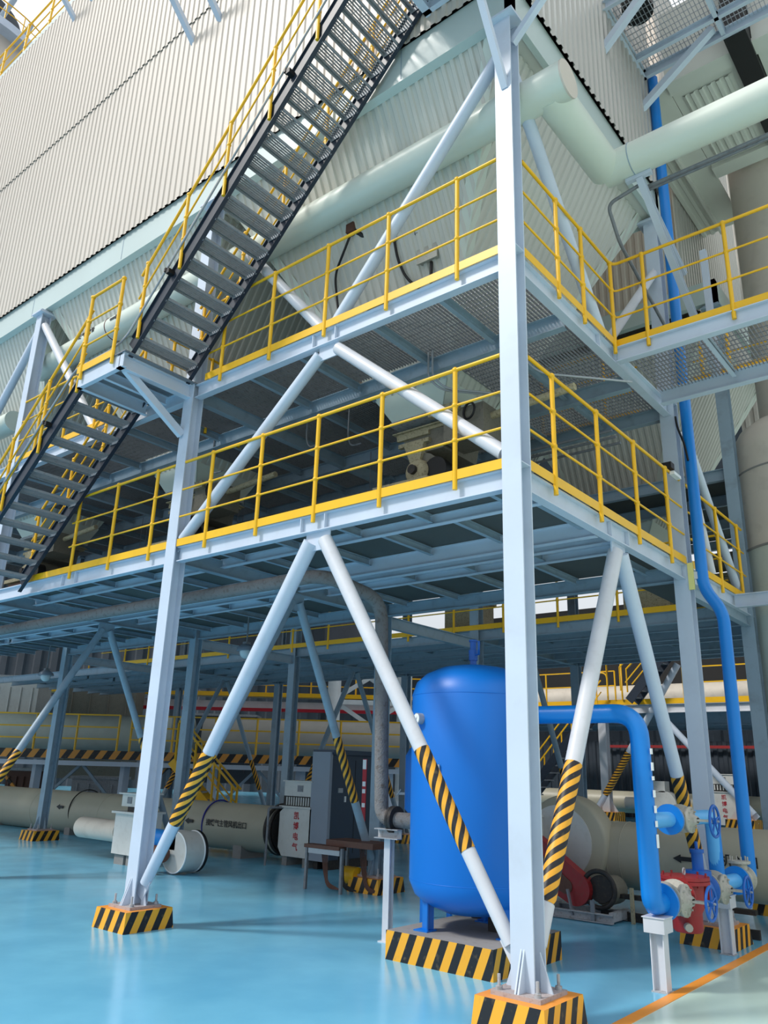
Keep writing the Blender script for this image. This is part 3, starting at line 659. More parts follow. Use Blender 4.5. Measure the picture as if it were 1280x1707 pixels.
# ================================================================== stairs
def stair(p0, p1, yo, yi, n, label, rails=True, mat_='navy', tmat='tread_grey', group='stair flights', posts=None):
    """flight rising from p0=(x,z) to p1; yo outer side, yi inner side"""
    (x0, z0), (x1, z1) = p0, p1
    t = thing('stair_flight', label, 'stairs', (x0, (yo + yi) / 2, z0), group)
    for y, f in ((yo, 1), (yi, -1)):
        part('stringer', MB().bar((x0, y, z0), (x1, y, z1), 0.008, 0.20).bar((x0, y, z0 - 0.135), (x1, y, z1 - 0.135), 0.055, 0.01).bar((x0, y, z0 + 0.135), (x1, y, z1 + 0.135), 0.055, 0.01), mat_, t)
    for i in range(n):
        k = (i + 0.5) / n; x = x0 + (x1 - x0) * k; z = z0 + (z1 - z0) * k; mb = MB()
        a, b = yo + 0.01, yi - 0.01
        for j in range(7): mb.box((x - 0.125 + 0.035 * j, a, z - 0.028), (x - 0.120 + 0.035 * j, b, z))
        for j in range(9): mb.box((x - 0.12, a + (b - a) * j / 8 - 0.003, z - 0.010), (x + 0.10, a + (b - a) * j / 8 + 0.003, z - 0.002))
        mb.box((x - 0.135, a, z - 0.04), (x - 0.125, b, z + 0.004)); mb.box((x - 0.135, a, z - 0.002), (x - 0.085, b, z + 0.004)); mb.box((x + 0.10, a, z - 0.035), (x + 0.108, b, z))
        mb.box((x - 0.13, a, z - 0.06), (x + 0.10, a + 0.006, z)); mb.box((x - 0.13, b - 0.006, z - 0.06), (x + 0.10, b, z))
        part('tread', mb, tmat, t)
    if rails:
        m = (z1 - z0) / (x1 - x0)
        for y, s in ((yo, -1), (yi, 1)):
            yy = y + s * 0.03
            for h, r in ((1.0, 0.019), (0.66, 0.0125), (0.34, 0.0125)):
                part('handrail' if h == 1.0 else 'middle_rail', MB().tube([(x0 + 0.05, yy, z0 + h), (x1 - 0.05, yy, z1 + h)], r, 8), 'yellow', t)
            np_ = posts or max(2, int(abs(x1 - x0) / 0.62))
            for i in range(np_):
                x = x0 + 0.15 + (x1 - x0 - 0.3) * i / (np_ - 1); z = z0 + (x - x0) * m
                mb = MB().cyl((x, yy, z - 0.08), (x, yy, z + 1.0), 0.022, seg=8)
                for h in (0.34, 0.66, 1.0): mb.ball((x, yy, z + h), 0.030, 8, 5)
                part('post', mb, 'yellow', t)
    return t
YO, YI = -1.03, -0.16
stair((-4.80, 6.60), (-0.95, 10.42), YO, YI, 19, 'dark upper stair flight with steel grating treads, rising right from the landing')
stair((-8.45, 4.22), (-5.80, 6.52), YO, YI, 12, 'dark lower stair flight rising to the landing, at the left edge')
t = thing('stair_landing', 'pale blue steel stair landing bracketed off the front column', 'landing', (-5.3, -0.6, Z2B))
part('frame', MB().channel((-4.76, -1.14, ZM2), (-5.80, -1.14, ZM2), 0.06, 0.19).channel((-5.80, -1.14, ZM2), (-5.80, -0.10, ZM2), 0.06, 0.19)
     .ibeam((-4.85, -0.09, ZM2), (-4.85, -1.14, ZM2), 0.10, 0.19).channel((-5.35, -1.1, ZM2), (-5.35, -0.1, ZM2), 0.05, 0.12), 'steel', t)
part('floor_plate', MB().box((-5.82, -1.16, Z2T), (-4.72, -0.06, Z2T + 0.012)), 'galv', t)
part('bracket', MB().channel((-4.90, -0.12, 5.74), (-4.90, -1.04, 6.30), 0.10, 0.07, up=(1, 0, 0)), 'steel', t)
part('toe_board', MB().box((-5.80, -1.175, Z2T), (-4.95, -1.168, Z2T + 0.10)), 'yellow', t)
rail('short yellow guard rail on the outer side of the stair landing', [(-5.72, -1.17), (-4.95, -1.17)], Z2T, [(-5.70, -1.17), (-4.98, -1.17)], toe=False)
rail('yellow guard rail on the deck inside the landing, seen through the lower treads', [(-5.75, 0.1), (-5.75, 1.6)], Z2T, [(-5.75, 0.2), (-5.75, 0.9), (-5.75, 1.55)])
# conduit clipped along the stringers
solo('conduit', MB().tube([(-8.4, YO - 0.05, 4.62), (-6.0, YO - 0.06, 6.66), (-5.1, YO - 0.10, 6.62), (-4.86, YO - 0.06, 6.74), (-0.9, YO - 0.06, 10.75)], 0.014, 8, bend=0.15), 'galv_bright', 'grey steel conduit running along the outer stringer of both stair flights', 'conduit')
for i, (x, z) in enumerate(((-2.2, 9.25), (-4.1, 7.38), (-6.55, 6.0))):
    solo('conduit_clamp', MB().box((x - 0.03, YO - 0.09, z - 0.03), (x + 0.03, YO + 0.02, z + 0.03)).box((x - 0.06, YO - 0.10, z), (x - 0.03, YO - 0.05, z + 0.05)), 'black', ['black clamp near the top of the upper stair stringer', 'black clamp low on the upper stair stringer', 'black clamp on the lower stair stringer'][i], 'clamp')
# top landing of the stair, its underside only
t = thing('stair_landing', 'top landing of the stair with bracket struts, at the top edge', 'landing', (0, -0.6, 10.2))
part('frame', MB().ibeam((0, -0.1, 10.22), (0, -1.2, 10.22), 0.10, 0.18).ibeam((-0.95, -0.1, 10.22), (-0.95, -1.2, 10.22), 0.10, 0.18).channel((-1.0, -1.2, 10.22), (1.4, -1.2, 10.22), 0.06, 0.18).channel((-1.0, -0.12, 10.22), (1.4, -0.12, 10.22), 0.06, 0.18), 'steel', t)
part('floor_plate', MB().box((-1.0, -1.2, 10.32), (1.4, -0.1, 10.335)), 'galv', t)
part('strut', MB().channel((0.02, -0.10, 8.42), (0.02, -1.1, 10.15), 0.07, 0.07, up=(1, 0, 0)), 'steel', t)
part('strut', MB().channel((0.10, 0.0, 9.05), (1.2, 0.0, 10.15), 0.07, 0.07, up=(0, 1, 0)), 'steel', t)

# ================================================================== brackets and upper platforms
def wall_bracket(p, q, label, w=0.09):
    return solo('bracket_strut', MB().channel(p, q, w, w, 0.008, up=(1, 0, 0) if abs(p[0] - q[0]) < 0.01 else (0, 1, 0)), 'steel', label, 'bracket')
wall_bracket((-5.88, -0.02, 13.05), (-5.88, -1.2, 14.25), 'grey-blue bracket strut on the cream wall, longer of the two at the top centre-left')
wall_bracket((-5.19, -0.02, 13.05), (-5.19, -1.2, 14.25), 'grey-blue bracket strut on the cream wall, just right of a similar one at the top')
wall_bracket((-10.66, -0.02, 17.0), (-10.66, -1.2, 18.2), 'grey-blue bracket strut near the top left corner of the casing wall')
wall_bracket((-9.99, -0.02, 17.1), (-9.99, -1.2, 18.3), 'short grey-blue bracket strut right of the one at the casing top left')
t = thing('walkway_platform', 'grating platform high on the side wall at the top right, seen from below', 'platform', (1.5, 3.3, 12.1))
mb = MB()
for i in range(60): mb.box((0.15 + 0.055 * i, 2.55, 12.07), (0.155 + 0.055 * i, 4.0, 12.10))
for i in range(15): mb.box((0.15, 2.55 + 0.1 * i, 12.085), (3.4, 2.556 + 0.1 * i, 12.095))
part('grating', mb, 'galv_bright', t)
part('frame', MB().channel((0.1, 2.55, 12.0), (3.4, 2.55, 12.0), 0.06, 0.16).channel((0.1, 4.0, 12.0), (3.4, 4.0, 12.0), 0.06, 0.16).channel((0.12, 2.55, 12.0), (0.12, 4.0, 12.0), 0.06, 0.16).channel((1.3, 2.55, 12.0), (1.3, 4.0, 12.0), 0.06, 0.12).channel((0.1, 3.65, 12.0), (3.4, 3.65, 12.0), 0.06, 0.12), 'steel', t)
part('strut', MB().channel((0.12, 3.83, 11.2), (1.25, 3.83, 12.0), 0.10, 0.10, up=(0, 1, 0)), 'steel', t)
part('strut', MB().channel((0.12, 2.45, 11.1), (1.1, 2.45, 12.0), 0.10, 0.10, up=(0, 1, 0)), 'steel', t)
part('drum', MB().cyl((0.45, 3.0, 12.12), (0.45, 3.0, 12.5), 0.22), 'black', t)
# overhead duct with ribbed underside
t = thing('overhead_duct', 'pale green ribbed duct spanning overhead at the upper right', 'duct', (0.9, 5.4, 12.0))
part('shell', MB().box((0.34, 4.32, 12.03), (1.30, 6.85, 13.4)).box((1.62, 4.32, 12.03), (6, 6.85, 13.4)), 'cladding_green', t)
part('ribbed_soffit', MB().corr([(0.46, 4.75, 12.02), (1.22, 4.75, 12.02), (1.22, 6.5, 12.02), (0.46, 6.5, 12.02)], (0, 1, 0), (0, 0, -1), 0.13, 0.03)
     .corr([(1.78, 4.9, 12.02), (5.0, 4.9, 12.02), (5.0, 6.5, 12.02), (1.78, 6.5, 12.02)], (0, 1, 0), (0, 0, -1), 0.13, 0.03), 'cladding_green', t)
part('shade_strip', MB().box((1.31, 4.0, 11.90), (1.61, 6.9, 13.3)), 'rubber', t, 'dark strip painted as the shaded gap')  # black box stands in for the shade between the two ducts
part('edge_frame', MB().box((0.34, 6.55, 11.95), (6, 6.85, 12.03)).box((0.34, 4.32, 11.97), (6, 4.6, 12.03)), 'cladding_green', t)
mb = MB().corr([(-0.42, 4.3, 12.0), (-0.10, 4.3, 12.0), (-0.10, 8.4, 12.0), (-0.42, 8.4, 12.0)], (0, 1, 0), (0, 0, -1), 0.16, 0.03)
solo('soffit_panel', mb.box((-0.42, 4.3, 12.03), (0.33, 8.4, 12.07)).box((-0.08, 4.3, 11.9), (-0.04, 8.4, 12.03)), 'cladding_green', 'narrow pale soffit panel between the two casings', 'panel')
# bright sheet wall and vessel at the right
struct('wall_right', MB().corr([(-1.45, 14, 0), (3.5, 14, 0), (3.5, 14, 26), (-1.45, 14, 26)], (0, 0, 1), (0, -1, 0), 0.22, 0.05), 'wall_pale')
t = thing('vessel', 'tall pale cylindrical vessel with domed shoulder at the right edge', 'vessel', (0.80, 7.5, 0))
part('upper_neck', MB().cyl((0.95, 7.6, 7.0), (0.95, 7.6, 14.5), 0.58, seg=40), 'tower', t)
part('dome', MB().lathe((0.80, 7.5, 6.75), [(0.88, 0), (0.86, 0.18), (0.76, 0.36), (0.60, 0.48), (0.55, 0.52)], 44), 'tower', t)
part('shell', MB().cyl((0.80, 7.5, 5.1), (0.80, 7.5, 6.75), 0.88, seg=44), 'tower', t)
part('lower_shell', MB().cyl((0.80, 7.5, 2.6), (0.80, 7.5, 5.1), 0.88, seg=44), 'tower_green', t, 'smoother greenish lower shell')
part('cone', MB().cyl((0.80, 7.5, 1.1), (0.80, 7.5, 2.6), 0.30, 0.88, seg=44), 'tower', t)
part('band', MB().torus((0.80, 7.5, 5.1), 0.88, 0.02, seg=44), 'concrete', t); part('band', MB().torus((0.80, 7.5, 6.35), 0.88, 0.015, seg=44), 'concrete', t)
for k in range(4):
    a = math.pi / 4 + k * math.pi / 2
    part('leg', MB().cyl((0.80 + 0.8 * math.cos(a), 7.5 + 0.8 * math.sin(a), 0), (0.80 + 0.8 * math.cos(a), 7.5 + 0.8 * math.sin(a), 2.8), 0.06), 'tower', t)
# roofscape at the upper left
rail('yellow guard rail along the roof edge of the casing, top left corner', [(-20, -0.02), (-10.9, -0.02)], ZC1 + 0.14, [(-19.5 + 1.2 * i, -0.02) for i in range(8)], toe=False, r=1.2)
t = thing('silo', 'round cream silo with a ledge walkway, top left corner', 'silo', (-42, 6, 12))
part('shell', MB().cyl((-42, 6, 12), (-42, 6, 40.5), 6.2, seg=60), 'cladding', t)
part('ledge', MB().cyl((-42, 6, 40.5), (-42, 6, 41.0), 6.9, seg=60), 'steel', t)
mb = MB().torus((-42, 6, 42.2), 6.8, 0.04, seg=60, sub=6).torus((-42, 6, 41.6), 6.8, 0.03, seg=60, sub=6)
for k in range(40):
    a = 2 * math.pi * k / 40; mb.cyl((-42 + 6.8 * math.cos(a), 6 + 6.8 * math.sin(a), 41), (-42 + 6.8 * math.cos(a), 6 + 6.8 * math.sin(a), 42.2), 0.04, seg=6)
part('guard_rail', mb, 'yellow', t)
mb = MB()
for k in range(14):
    a = 2 * math.pi * k / 14; b = a + 0.3
    mb.cyl((-42 + 4 * math.cos(a), 6 + 4 * math.sin(a), 41), (-42 + 4 * math.cos(b), 6 + 4 * math.sin(b), 46), 0.18, seg=8)
part('head_frame', mb, 'steel_shaded', t)
part('head_house', MB().cyl((-42, 6, 41), (-42, 6, 46), 3.2, seg=30), 'wall_far', t)

# ================================================================== pipes overhead
t = thing('insulated_pipe', 'pale green insulated pipe running along the front of the hoppers, behind the stair', 'pipe', (-4.8, 0.33, 8.4))
part('pipe_run', MB().cyl((-10.2, 0.33, 8.58), (0.52, 0.33, 8.58), 0.20, seg=32), 'pipe_green', t)
part('end_cap', MB().cyl((0.52, 0.33, 8.58), (0.54, 0.33, 8.58), 0.205, seg=32), 'cladding', t)
part('end_cap', MB().cyl((-10.24, 0.33, 8.58), (-10.2, 0.33, 8.58), 0.19, seg=32), 'pipe_green', t)
part('red_ring', MB().torus((-7.75, 0.33, 8.58), 0.201, 0.008, axis=(1, 0, 0), seg=40), 'red_ring', t, 'dark red ring')
part('flow_arrow', MB().prism([(-7.30, 0.125, 8.60), (-7.42, 0.125, 8.56), (-7.42, 0.125, 8.64)], (0, -0.006, 0)).box((-7.58, 0.119, 8.585), (-7.42, 0.125, 8.62)), 'black', t)
text_mesh('净煤气放散管', 0.10, 'black', frame_mx((-8.35, 0.127, 8.60), (1, 0, 0), (0, 0, 1)), t)
t = thing('insulated_pipe', 'pale green insulated pipe running back along the side wall, then turning right', 'pipe', (0.45, 1.0, 8.0))
part('pipe_run', MB().tube([(0.30, 0.33, 8.56), (0.30, 1.76, 8.56)], 0.195, 32), 'pipe_green', t)
part('branch', MB().cyl((0.28, 1.80, 8.56), (4.5, 1.80, 8.56), 0.195, seg=32), 'pipe_green', t)
part('joint_ring', MB().torus((0.62, 1.80, 8.56), 0.197, 0.006, axis=(1, 0, 0), seg=32), 'steel_shaded', t)
t = thing('insulated_pipe', 'insulated pipe at the left edge, left of the far left front column', 'pipe', (-13, 0.35, 8.0))
part('pipe_run', MB().cyl((-17, 0.35, 7.75), (-10.9, 0.35, 7.75), 0.2, seg=28), 'pipe_green', t)
solo('pipe_support', MB().channel((0.62, 1.86, 8.33), (0.75, 3.66, 6.50), 0.08, 0.06).channel((0.62, 1.86, 8.33), (0.72, 2.9, 7.55), 0.06, 0.06).bar((0.50, 1.86, 8.34), (0.80, 1.86, 8.34), 0.06, 0.05).channel((0.76, 3.62, 8.3), (0.76, 3.66, 6.50), 0.08, 0.06), 'steel', 'pale blue frame propping the pale green pipe above the side walkway', 'support')
solo('drain_pipe', MB().tube([(0.62, 1.95, 8.30), (0.22, 1.95, 8.22), (0.20, 2.3, 7.9), (0.22, 3.9, 7.3)], 0.022, 8, bend=0.1), 'galv', 'thin grey pipe bent under the pale green pipe, above the side walkway', 'pipe')
solo('drain_pipe', MB().tube([(0.65, 2.1, 8.36), (4.0, 2.1, 8.36)], 0.02, 8).tube([(0.65, 2.16, 8.36), (4.0, 2.16, 8.36)], 0.02, 8), 'galv', 'pair of thin grey lines running right beside the pale green pipe', 'pipe')
def blue_pipe():
    t = thing('water_pipe', 'tall bright blue drop pipe running down beside the valve column to the valves', 'pipe', (0.43, 4.1, 0.7))
    part('pipe_run', MB().tube([(0.22, 4.12, 12.0), (0.24, 4.10, 3.95), (0.44, 4.10, 3.62), (0.43, 4.10, 0.72)], 0.072, 20, bend=0.14), 'pipe_blue', t)
    part('elbow', MB().tube([(0.43, 4.10, 0.85), (0.42, 4.10, 0.68), (0.40, 3.98, 0.68)], 0.075, 20, bend=0.08), 'pipe_blue', t)
blue_pipe()
# rough grey pipe under the lower deck
t = thing('steam_pipe', 'rough grey-brown lagged pipe under the lower deck, bending down behind the white brace', 'pipe', (-2.7, 1.4, 1.1))
part('pipe_run', MB().tube([(-13.0, 0.47, 3.74), (-2.72, 0.47, 3.74), (-2.68, 1.44, 3.62), (-2.62, 1.48, 1.20), (-2.35, 1.48, 1.19)], 0.078, 18, bend=0.28), 'pipe_rough', t)
part('flange', MB().cyl((-2.44, 1.48, 1.19), (-2.40, 1.48, 1.19), 0.14, seg=24).cyl((-2.47, 1.48, 1.19), (-2.445, 1.48, 1.19), 0.14, seg=24), 'dark_metal', t)
part('nozzle', MB().cyl((-2.40, 1.48, 1.19), (-2.06, 1.48, 1.19), 0.08, seg=20).cyl((-2.12, 1.48, 1.19), (-2.08, 1.48, 1.19), 0.125, seg=24), 'pipe_rough', t)
t = thing('pipe_stand', 'slim white steel stand under the grey flanged pipe, left of the blue tank', 'support', (-2.50, 1.48, 0))
part('post', MB().ibeam((-2.50, 1.48, 0.01), (-2.50, 1.48, 1.0), 0.08, 0.08, up=(0, 1, 0)), 'steel_white', t)
part('saddle_beam', MB().channel((-2.62, 1.44, 1.05), (-2.30, 1.44, 1.05), 0.08, 0.10), 'steel_dirty', t)
part('foot_plate', MB().box((-2.57, 1.41, 0), (-2.43, 1.55, 0.01)), 'steel_white', t)

# ================================================================== blue tank
TX, TY, TR = -1.43, 1.50, 0.645
mb = MB(); h = 0.25; x0, x1, y0, y1 = -2.02, -0.83, 0.86, 2.12
mb.add([(x0, y0, 0), (x1, y0, 0), (x1, y1, 0), (x0, y1, 0), (x0, y0, h), (x1, y0, h), (x1, y1, h), (x0, y1, h)], [(0, 1, 5, 4), (1, 2, 6, 5), (2, 3, 7, 6), (3, 0, 4, 7), (3, 2, 1, 0)])
mb.cur = 1; mb.add([(x0, y0, h), (x1, y0, h), (x1, y1, h), (x0, y1, h)], [(0, 1, 2, 3)])
solo('tank_plinth', mb, ['hazard_box', 'concrete'], 'wide low plinth with striped sides carrying the blue tank', 'plinth', loc=(x0, y0, 0))
t = thing('air_tank', 'large upright bright blue tank with domed ends, behind the corner column', 'tank', (TX, TY, h))
zb, zt_ = 0.62, 2.50
prof = [(0.02, zb - 0.24), (0.30, zb - 0.21), (0.48, zb - 0.14), (0.59, zb - 0.06), (TR, zb + 0.06), (TR, zt_ - 0.04), (0.60, zt_ + 0.09), (0.50, zt_ + 0.18), (0.34, zt_ + 0.25), (0.16, zt_ + 0.28), (0.02, zt_ + 0.285)]
def smooth_prof(p):
    out = []
    for i in range(len(p) - 1):
        out.append(p[i]); 
    out.append(p[-1]); return out
part('shell', MB().lathe((TX, TY, 0), smooth_prof(prof), 64), 'tank_blue', t)
for zz in (zb + 0.08, zt_ - 0.05): part('weld_band', MB().torus((TX, TY, zz), TR, 0.003, seg=64, sub=6), 'tank_blue', t)
for a in (-128, -20, 110):
    a = math.radians(a); c, s_ = math.cos(a), math.sin(a); x, y = TX + 0.50 * c, TY + 0.50 * s_
    part('leg', MB().bar((x, y, h), (x, y, zb + 0.05), 0.17, 0.012, up=(c, s_, 0)).bar((x - 0.04 * c, y - 0.04 * s_, h), (x - 0.04 * c, y - 0.04 * s_, zb + 0.05), 0.012, 0.09, up=(c, s_, 0)).box((x - 0.08, y - 0.08, h), (x + 0.08, y + 0.08, h + 0.012)), 'tank_blue', t)
g = Vector((TX, TY, 2.20)) + Vector((-0.36, -0.93, 0)).normalized() * TR
nd = Vector((-0.35, -0.94, 0)).normalized()
p_ = part('pressure_gauge', MB().cyl(g - nd * 0.02, g + nd * 0.06, 0.055, seg=24), 'galv_bright', t, 'round white-faced gauge')
part('gauge_face', MB().cyl(g + nd * 0.06, g + nd * 0.063, 0.048, seg=24), 'white', p_)
part('needle', MB().bar(g + nd * 0.066 + Vector((0, 0, -0.01)), g + nd * 0.066 + Vector((0.02, 0, 0.03)), 0.006, 0.002), 'black', p_)
nd2 = Vector((-0.04, -1.0, 0)).normalized(); g2 = Vector((TX, TY, 1.70)) + nd2 * (TR + 0.012)
part('name_plate', MB().bar(g2 + Vector((nd2.y, -nd2.x, 0)) * -0.06, g2 + Vector((nd2.y, -nd2.x, 0)) * 0.06, 0.012, 0.13), 'galv_bright', t)
sv = part('safety_valve', MB().cyl((TX, TY, 2.77), (TX, TY, 2.86), 0.035).cyl((TX, TY, 2.84), (TX, TY, 2.95), 0.045, 0.05).cyl((TX, TY, 2.95), (TX, TY, 3.04), 0.035).cyl((TX, TY, 3.04), (TX, TY, 3.06), 0.045), 'pipe_blue_dark', t)
part('side_outlet', MB().tube([(TX, TY, 2.90), (TX + 0.09, TY - 0.03, 2.90), (TX + 0.09, TY - 0.03, 3.04)], 0.014, 8), 'pipe_blue_dark', sv)
part('drain_leg', MB().box((TX + 0.12, TY + 0.05, h), (TX + 0.22, TY + 0.07, zb - 0.18)).cyl((TX + 0.02, TY, zb - 0.26), (TX + 0.02, TY, zb - 0.22), 0.05), 'dark_metal', t)
t = thing('air_tank', 'second blue tank, a sliver of it seen behind the left side of the large one', 'tank', (-2.55, 3.2, 0.1))
part('shell', MB().lathe((-2.93, 2.85, 0), [(0.02, 1.12), (0.24, 1.15), (0.34, 1.24), (0.34, 1.88), (0.28, 1.98), (0.15, 2.03), (0.02, 2.05)], 40), 'tank_blue', t)
for a in (0.5, 2.6, 4.7): part('leg', MB().bar((-2.90 + 0.2 * math.cos(a), 2.85 + 0.2 * math.sin(a), 0), (-2.90 + 0.2 * math.cos(a), 2.85 + 0.2 * math.sin(a), 1.2), 0.05, 0.05), 'tank_blue', t)
part('petcock', MB().bar((-3.24, 2.75, 1.42), (-3.34, 2.70, 1.42), 0.03, 0.03).bar((-3.36, 2.69, 1.40), (-3.30, 2.69, 1.47), 0.015, 0.015), 'galv_bright', t)

# ================================================================== blue pipework and valves at the right
PX = 0.33
t = thing('water_pipe', 'bright blue pipe from the tank bending down onto the near white stand', 'pipe', (PX, 1.61, 0.68))
part('pipe_run', MB().tube([(-0.90, 1.61, 2.27), (0.30, 1.61, 2.27), (PX, 1.56, 0.67), (PX, 1.76, 0.67)], 0.087, 24, bend=0.24), 'pipe_blue', t)
part('flange', MB().cyl((PX, 1.76, 0.67), (PX, 1.79, 0.67), 0.155, seg=28), 'pipe_blue', t)
mb = MB()
for z, w_, h_ in ((1.93, .010, .05), (1.80, .010, .07), (1.70, .010, .035), (1.57, .010, .06), (1.44, .010, .06), (1.32, .010, .05), (1.18, .012, .11)): part('painted_mark', MB().bar((PX + 0.084, 1.575, z - h_ / 2), (PX + 0.084, 1.575, z + h_ / 2), 0.035, 0.006, up=(0.95, -0.15, 0)), 'white', t)
def pipe_stand(x, y, z, label):
    t = thing('pipe_stand', label, 'support', (x, y, 0))
    part('post', MB().ibeam((x, y, 0.01), (x, y, z - 0.12), 0.11, 0.12, 0.009, 0.01, up=(1, 0, 0)), 'steel_white', t)
    part('cap_beam', MB().box((x - 0.09, y - 0.10, z - 0.12), (x + 0.09, y + 0.10, z)).box((x - 0.10, y - 0.11, z - 0.004), (x + 0.10, y + 0.11, z + 0.004)), 'steel_white', t)
    part('foot_plate', MB().box((x - 0.07, y - 0.07, 0), (x + 0.07, y + 0.07, 0.01)), 'steel_dirty', t)
pipe_stand(PX, 1.66, 0.57, 'near white steel pipe stand at the right, under the bent blue pipe')
pipe_stand(0.27, 3.66, 0.56, 'far white steel pipe stand at the right, before the striped plinth')
def gate_valve(x, y, z, label, rb=0.105, wheel=True):
    t = thing('gate_valve', label, 'valve', (x, y, z - rb))
    Y = (0, 1, 0)
    part('body', MB().lathe((x, y - 0.14, z), [(rb * 1.45, 0), (rb * 1.45, 0.025), (rb * 0.9, 0.03), (rb * 1.0, 0.10), (rb * 1.15, 0.14), (rb * 1.0, 0.18), (rb * 0.9, 0.25), (rb * 1.45, 0.255), (rb * 1.45, 0.28)], 28, axis=Y), 'valve_cream', t)
    bon = part('bonnet', MB().lathe((x, y, z), [(rb * 0.8, 0), (rb * 0.85, 0.10), (rb * 1.25, 0.105), (rb * 1.25, 0.125), (rb * 1.3, 0.128), (rb * 1.3, 0.15), (rb * 0.6, 0.155), (rb * 0.35, 0.21)], 24, axis=(1, 0, 0)), 'valve_cream', t)
    for k in range(8):
        a = k * math.pi / 4
        part('bolt', MB().cyl((x + 0.09, y + rb * 1.1 * math.cos(a), z + rb * 1.1 * math.sin(a)), (x + 0.17, y + rb * 1.1 * math.cos(a), z + rb * 1.1 * math.sin(a)), 0.009, seg=6), 'valve_cream', bon)
    part('yoke', MB().bar((x + 0.20, y - 0.03, z), (x + 0.33, y - 0.02, z), 0.014, 0.02).bar((x + 0.20, y + 0.03, z), (x + 0.33, y + 0.02, z), 0.014, 0.02).box((x + 0.18, y - 0.045, z - 0.02), (x + 0.21, y + 0.045, z + 0.02)).box((x + 0.32, y - 0.03, z - 0.015), (x + 0.345, y + 0.03, z + 0.015)), 'valve_cream', t)
    part('stem', MB().cyl((x + 0.2, y, z), (x + 0.40, y, z), 0.010, seg=10), 'galv_bright', t)
    mb = MB().torus((x + 0.36, y, z), 0.135, 0.013, axis=(1, 0, 0), seg=32).cyl((x + 0.34, y, z), (x + 0.38, y, z), 0.028, seg=12)
    for k in range(5):
        a = k * math.tau / 5 + 0.3; mb.cyl((x + 0.36, y, z), (x + 0.36, y + 0.13 * math.cos(a), z + 0.13 * math.sin(a)), 0.009, seg=6)
    part('handwheel', mb, 'pipe_blue_dark', t, 'blue spoked handwheel')
    return t
gate_valve(PX, 1.98, 0.68, 'cream gate valve with blue handwheel, nearest on the lower line, next to the red strainer')
gate_valve(PX, 3.08, 0.68, 'cream gate valve with blue handwheel at the far end of the lower line')
gate_valve(PX, 2.28, 1.34, 'cream gate valve with blue handwheel on the upper bypass line', rb=0.09)
t = thing('strainer', 'red basket strainer with bolted lid behind the nearest valve', 'strainer', (PX, 2.44, 0.38))
part('body', MB().lathe((PX - 0.02, 2.44, 0.36), [(0.12, 0), (0.135, 0.02), (0.135, 0.16), (0.155, 0.20), (0.165, 0.38), (0.165, 0.42)], 30), 'red', t)
lid = part('lid', MB().cyl((PX - 0.02, 2.44, 0.77), (PX - 0.02, 2.44, 0.80), 0.225, seg=32).cyl((PX - 0.02, 2.44, 0.805), (PX - 0.02, 2.44, 0.835), 0.225, seg=32), 'red', t)
for k in range(10):
    a = k * math.tau / 10; part('bolt', MB().cyl((PX - 0.02 + 0.2 * math.cos(a), 2.44 + 0.2 * math.sin(a), 0.75), (PX - 0.02 + 0.2 * math.cos(a), 2.44 + 0.2 * math.sin(a), 0.86), 0.011, seg=6), 'red', lid)
part('lifting_eye', MB().torus((PX - 0.02, 2.44, 0.87), 0.03, 0.007, axis=(1, 0, 0), seg=16), 'steel_dirty', t)
part('side_flange', MB().cyl((PX, 2.62, 0.68), (PX, 2.65, 0.68), 0.155, seg=28), 'red', t)
part('side_flange', MB().cyl((PX, 2.20, 0.68), (PX, 2.23, 0.68), 0.15, seg=28), 'red', t)
part('drain_plug', MB().cyl((PX + 0.02, 2.31, 0.42), (PX + 0.06, 2.24, 0.42), 0.035, seg=10), 'valve_cream', t)
t = thing('pressure_regulator', 'dark blue regulating valve between the red strainer and the far gate valve', 'valve', (PX, 2.78, 0.5))
part('body', MB().lathe((PX, 2.65, 0.68), [(0.15, 0), (0.15, 0.025), (0.10, 0.03), (0.13, 0.10), (0.13, 0.17), (0.10, 0.24), (0.15, 0.245), (0.15, 0.27)], 28, axis=(0, 1, 0)), 'pipe_blue_dark', t)
part('spring_housing', MB().cyl((PX, 2.78, 0.78), (PX, 2.78, 0.86), 0.12).cyl((PX, 2.78, 0.86), (PX, 2.78, 1.02), 0.055).cyl((PX, 2.78, 1.02), (PX, 2.78, 1.05), 0.07, seg=8).cyl((PX, 2.78, 1.05), (PX, 2.78, 1.12), 0.015), 'pipe_blue_dark', t)
t = thing('water_pipe', 'light blue bypass pipe with flange, joining the near blue pipe to the upper valve', 'pipe', (PX, 1.9, 1.3))
part('pipe_run', MB().cyl((PX, 1.62, 1.34), (PX, 2.12, 1.34), 0.068, seg=22).tube([(PX, 2.42, 1.34), (PX, 3.30, 1.34), (PX, 3.34, 0.74)], 0.068, 22, bend=0.12), 'pipe_lightblue', t)
part('flange', MB().cyl((PX, 2.10, 1.34), (PX, 2.135, 1.34), 0.135, seg=28), 'pipe_blue', t)
part('down_leg', MB().cyl((PX, 3.33, 1.22), (PX, 3.34, 0.70), 0.074, seg=22), 'pipe_blue', t)
t = thing('water_pipe', 'short light blue pipe piece between the far gate valve and the check valve', 'pipe', (PX, 3.6, 0.6))
part('pipe_run', MB().cyl((PX, 3.22, 0.69), (PX + 0.05, 3.76, 0.70), 0.07, seg=22), 'pipe_lightblue', t)
part('flange', MB().cyl((PX + 0.05, 3.76, 0.70), (PX + 0.05, 3.79, 0.70), 0.14, seg=26), 'pipe_blue', t)
t = thing('check_valve', 'cream check valve with bolted lid below the blue drop pipe', 'valve', (PX + 0.07, 3.93, 0.6))
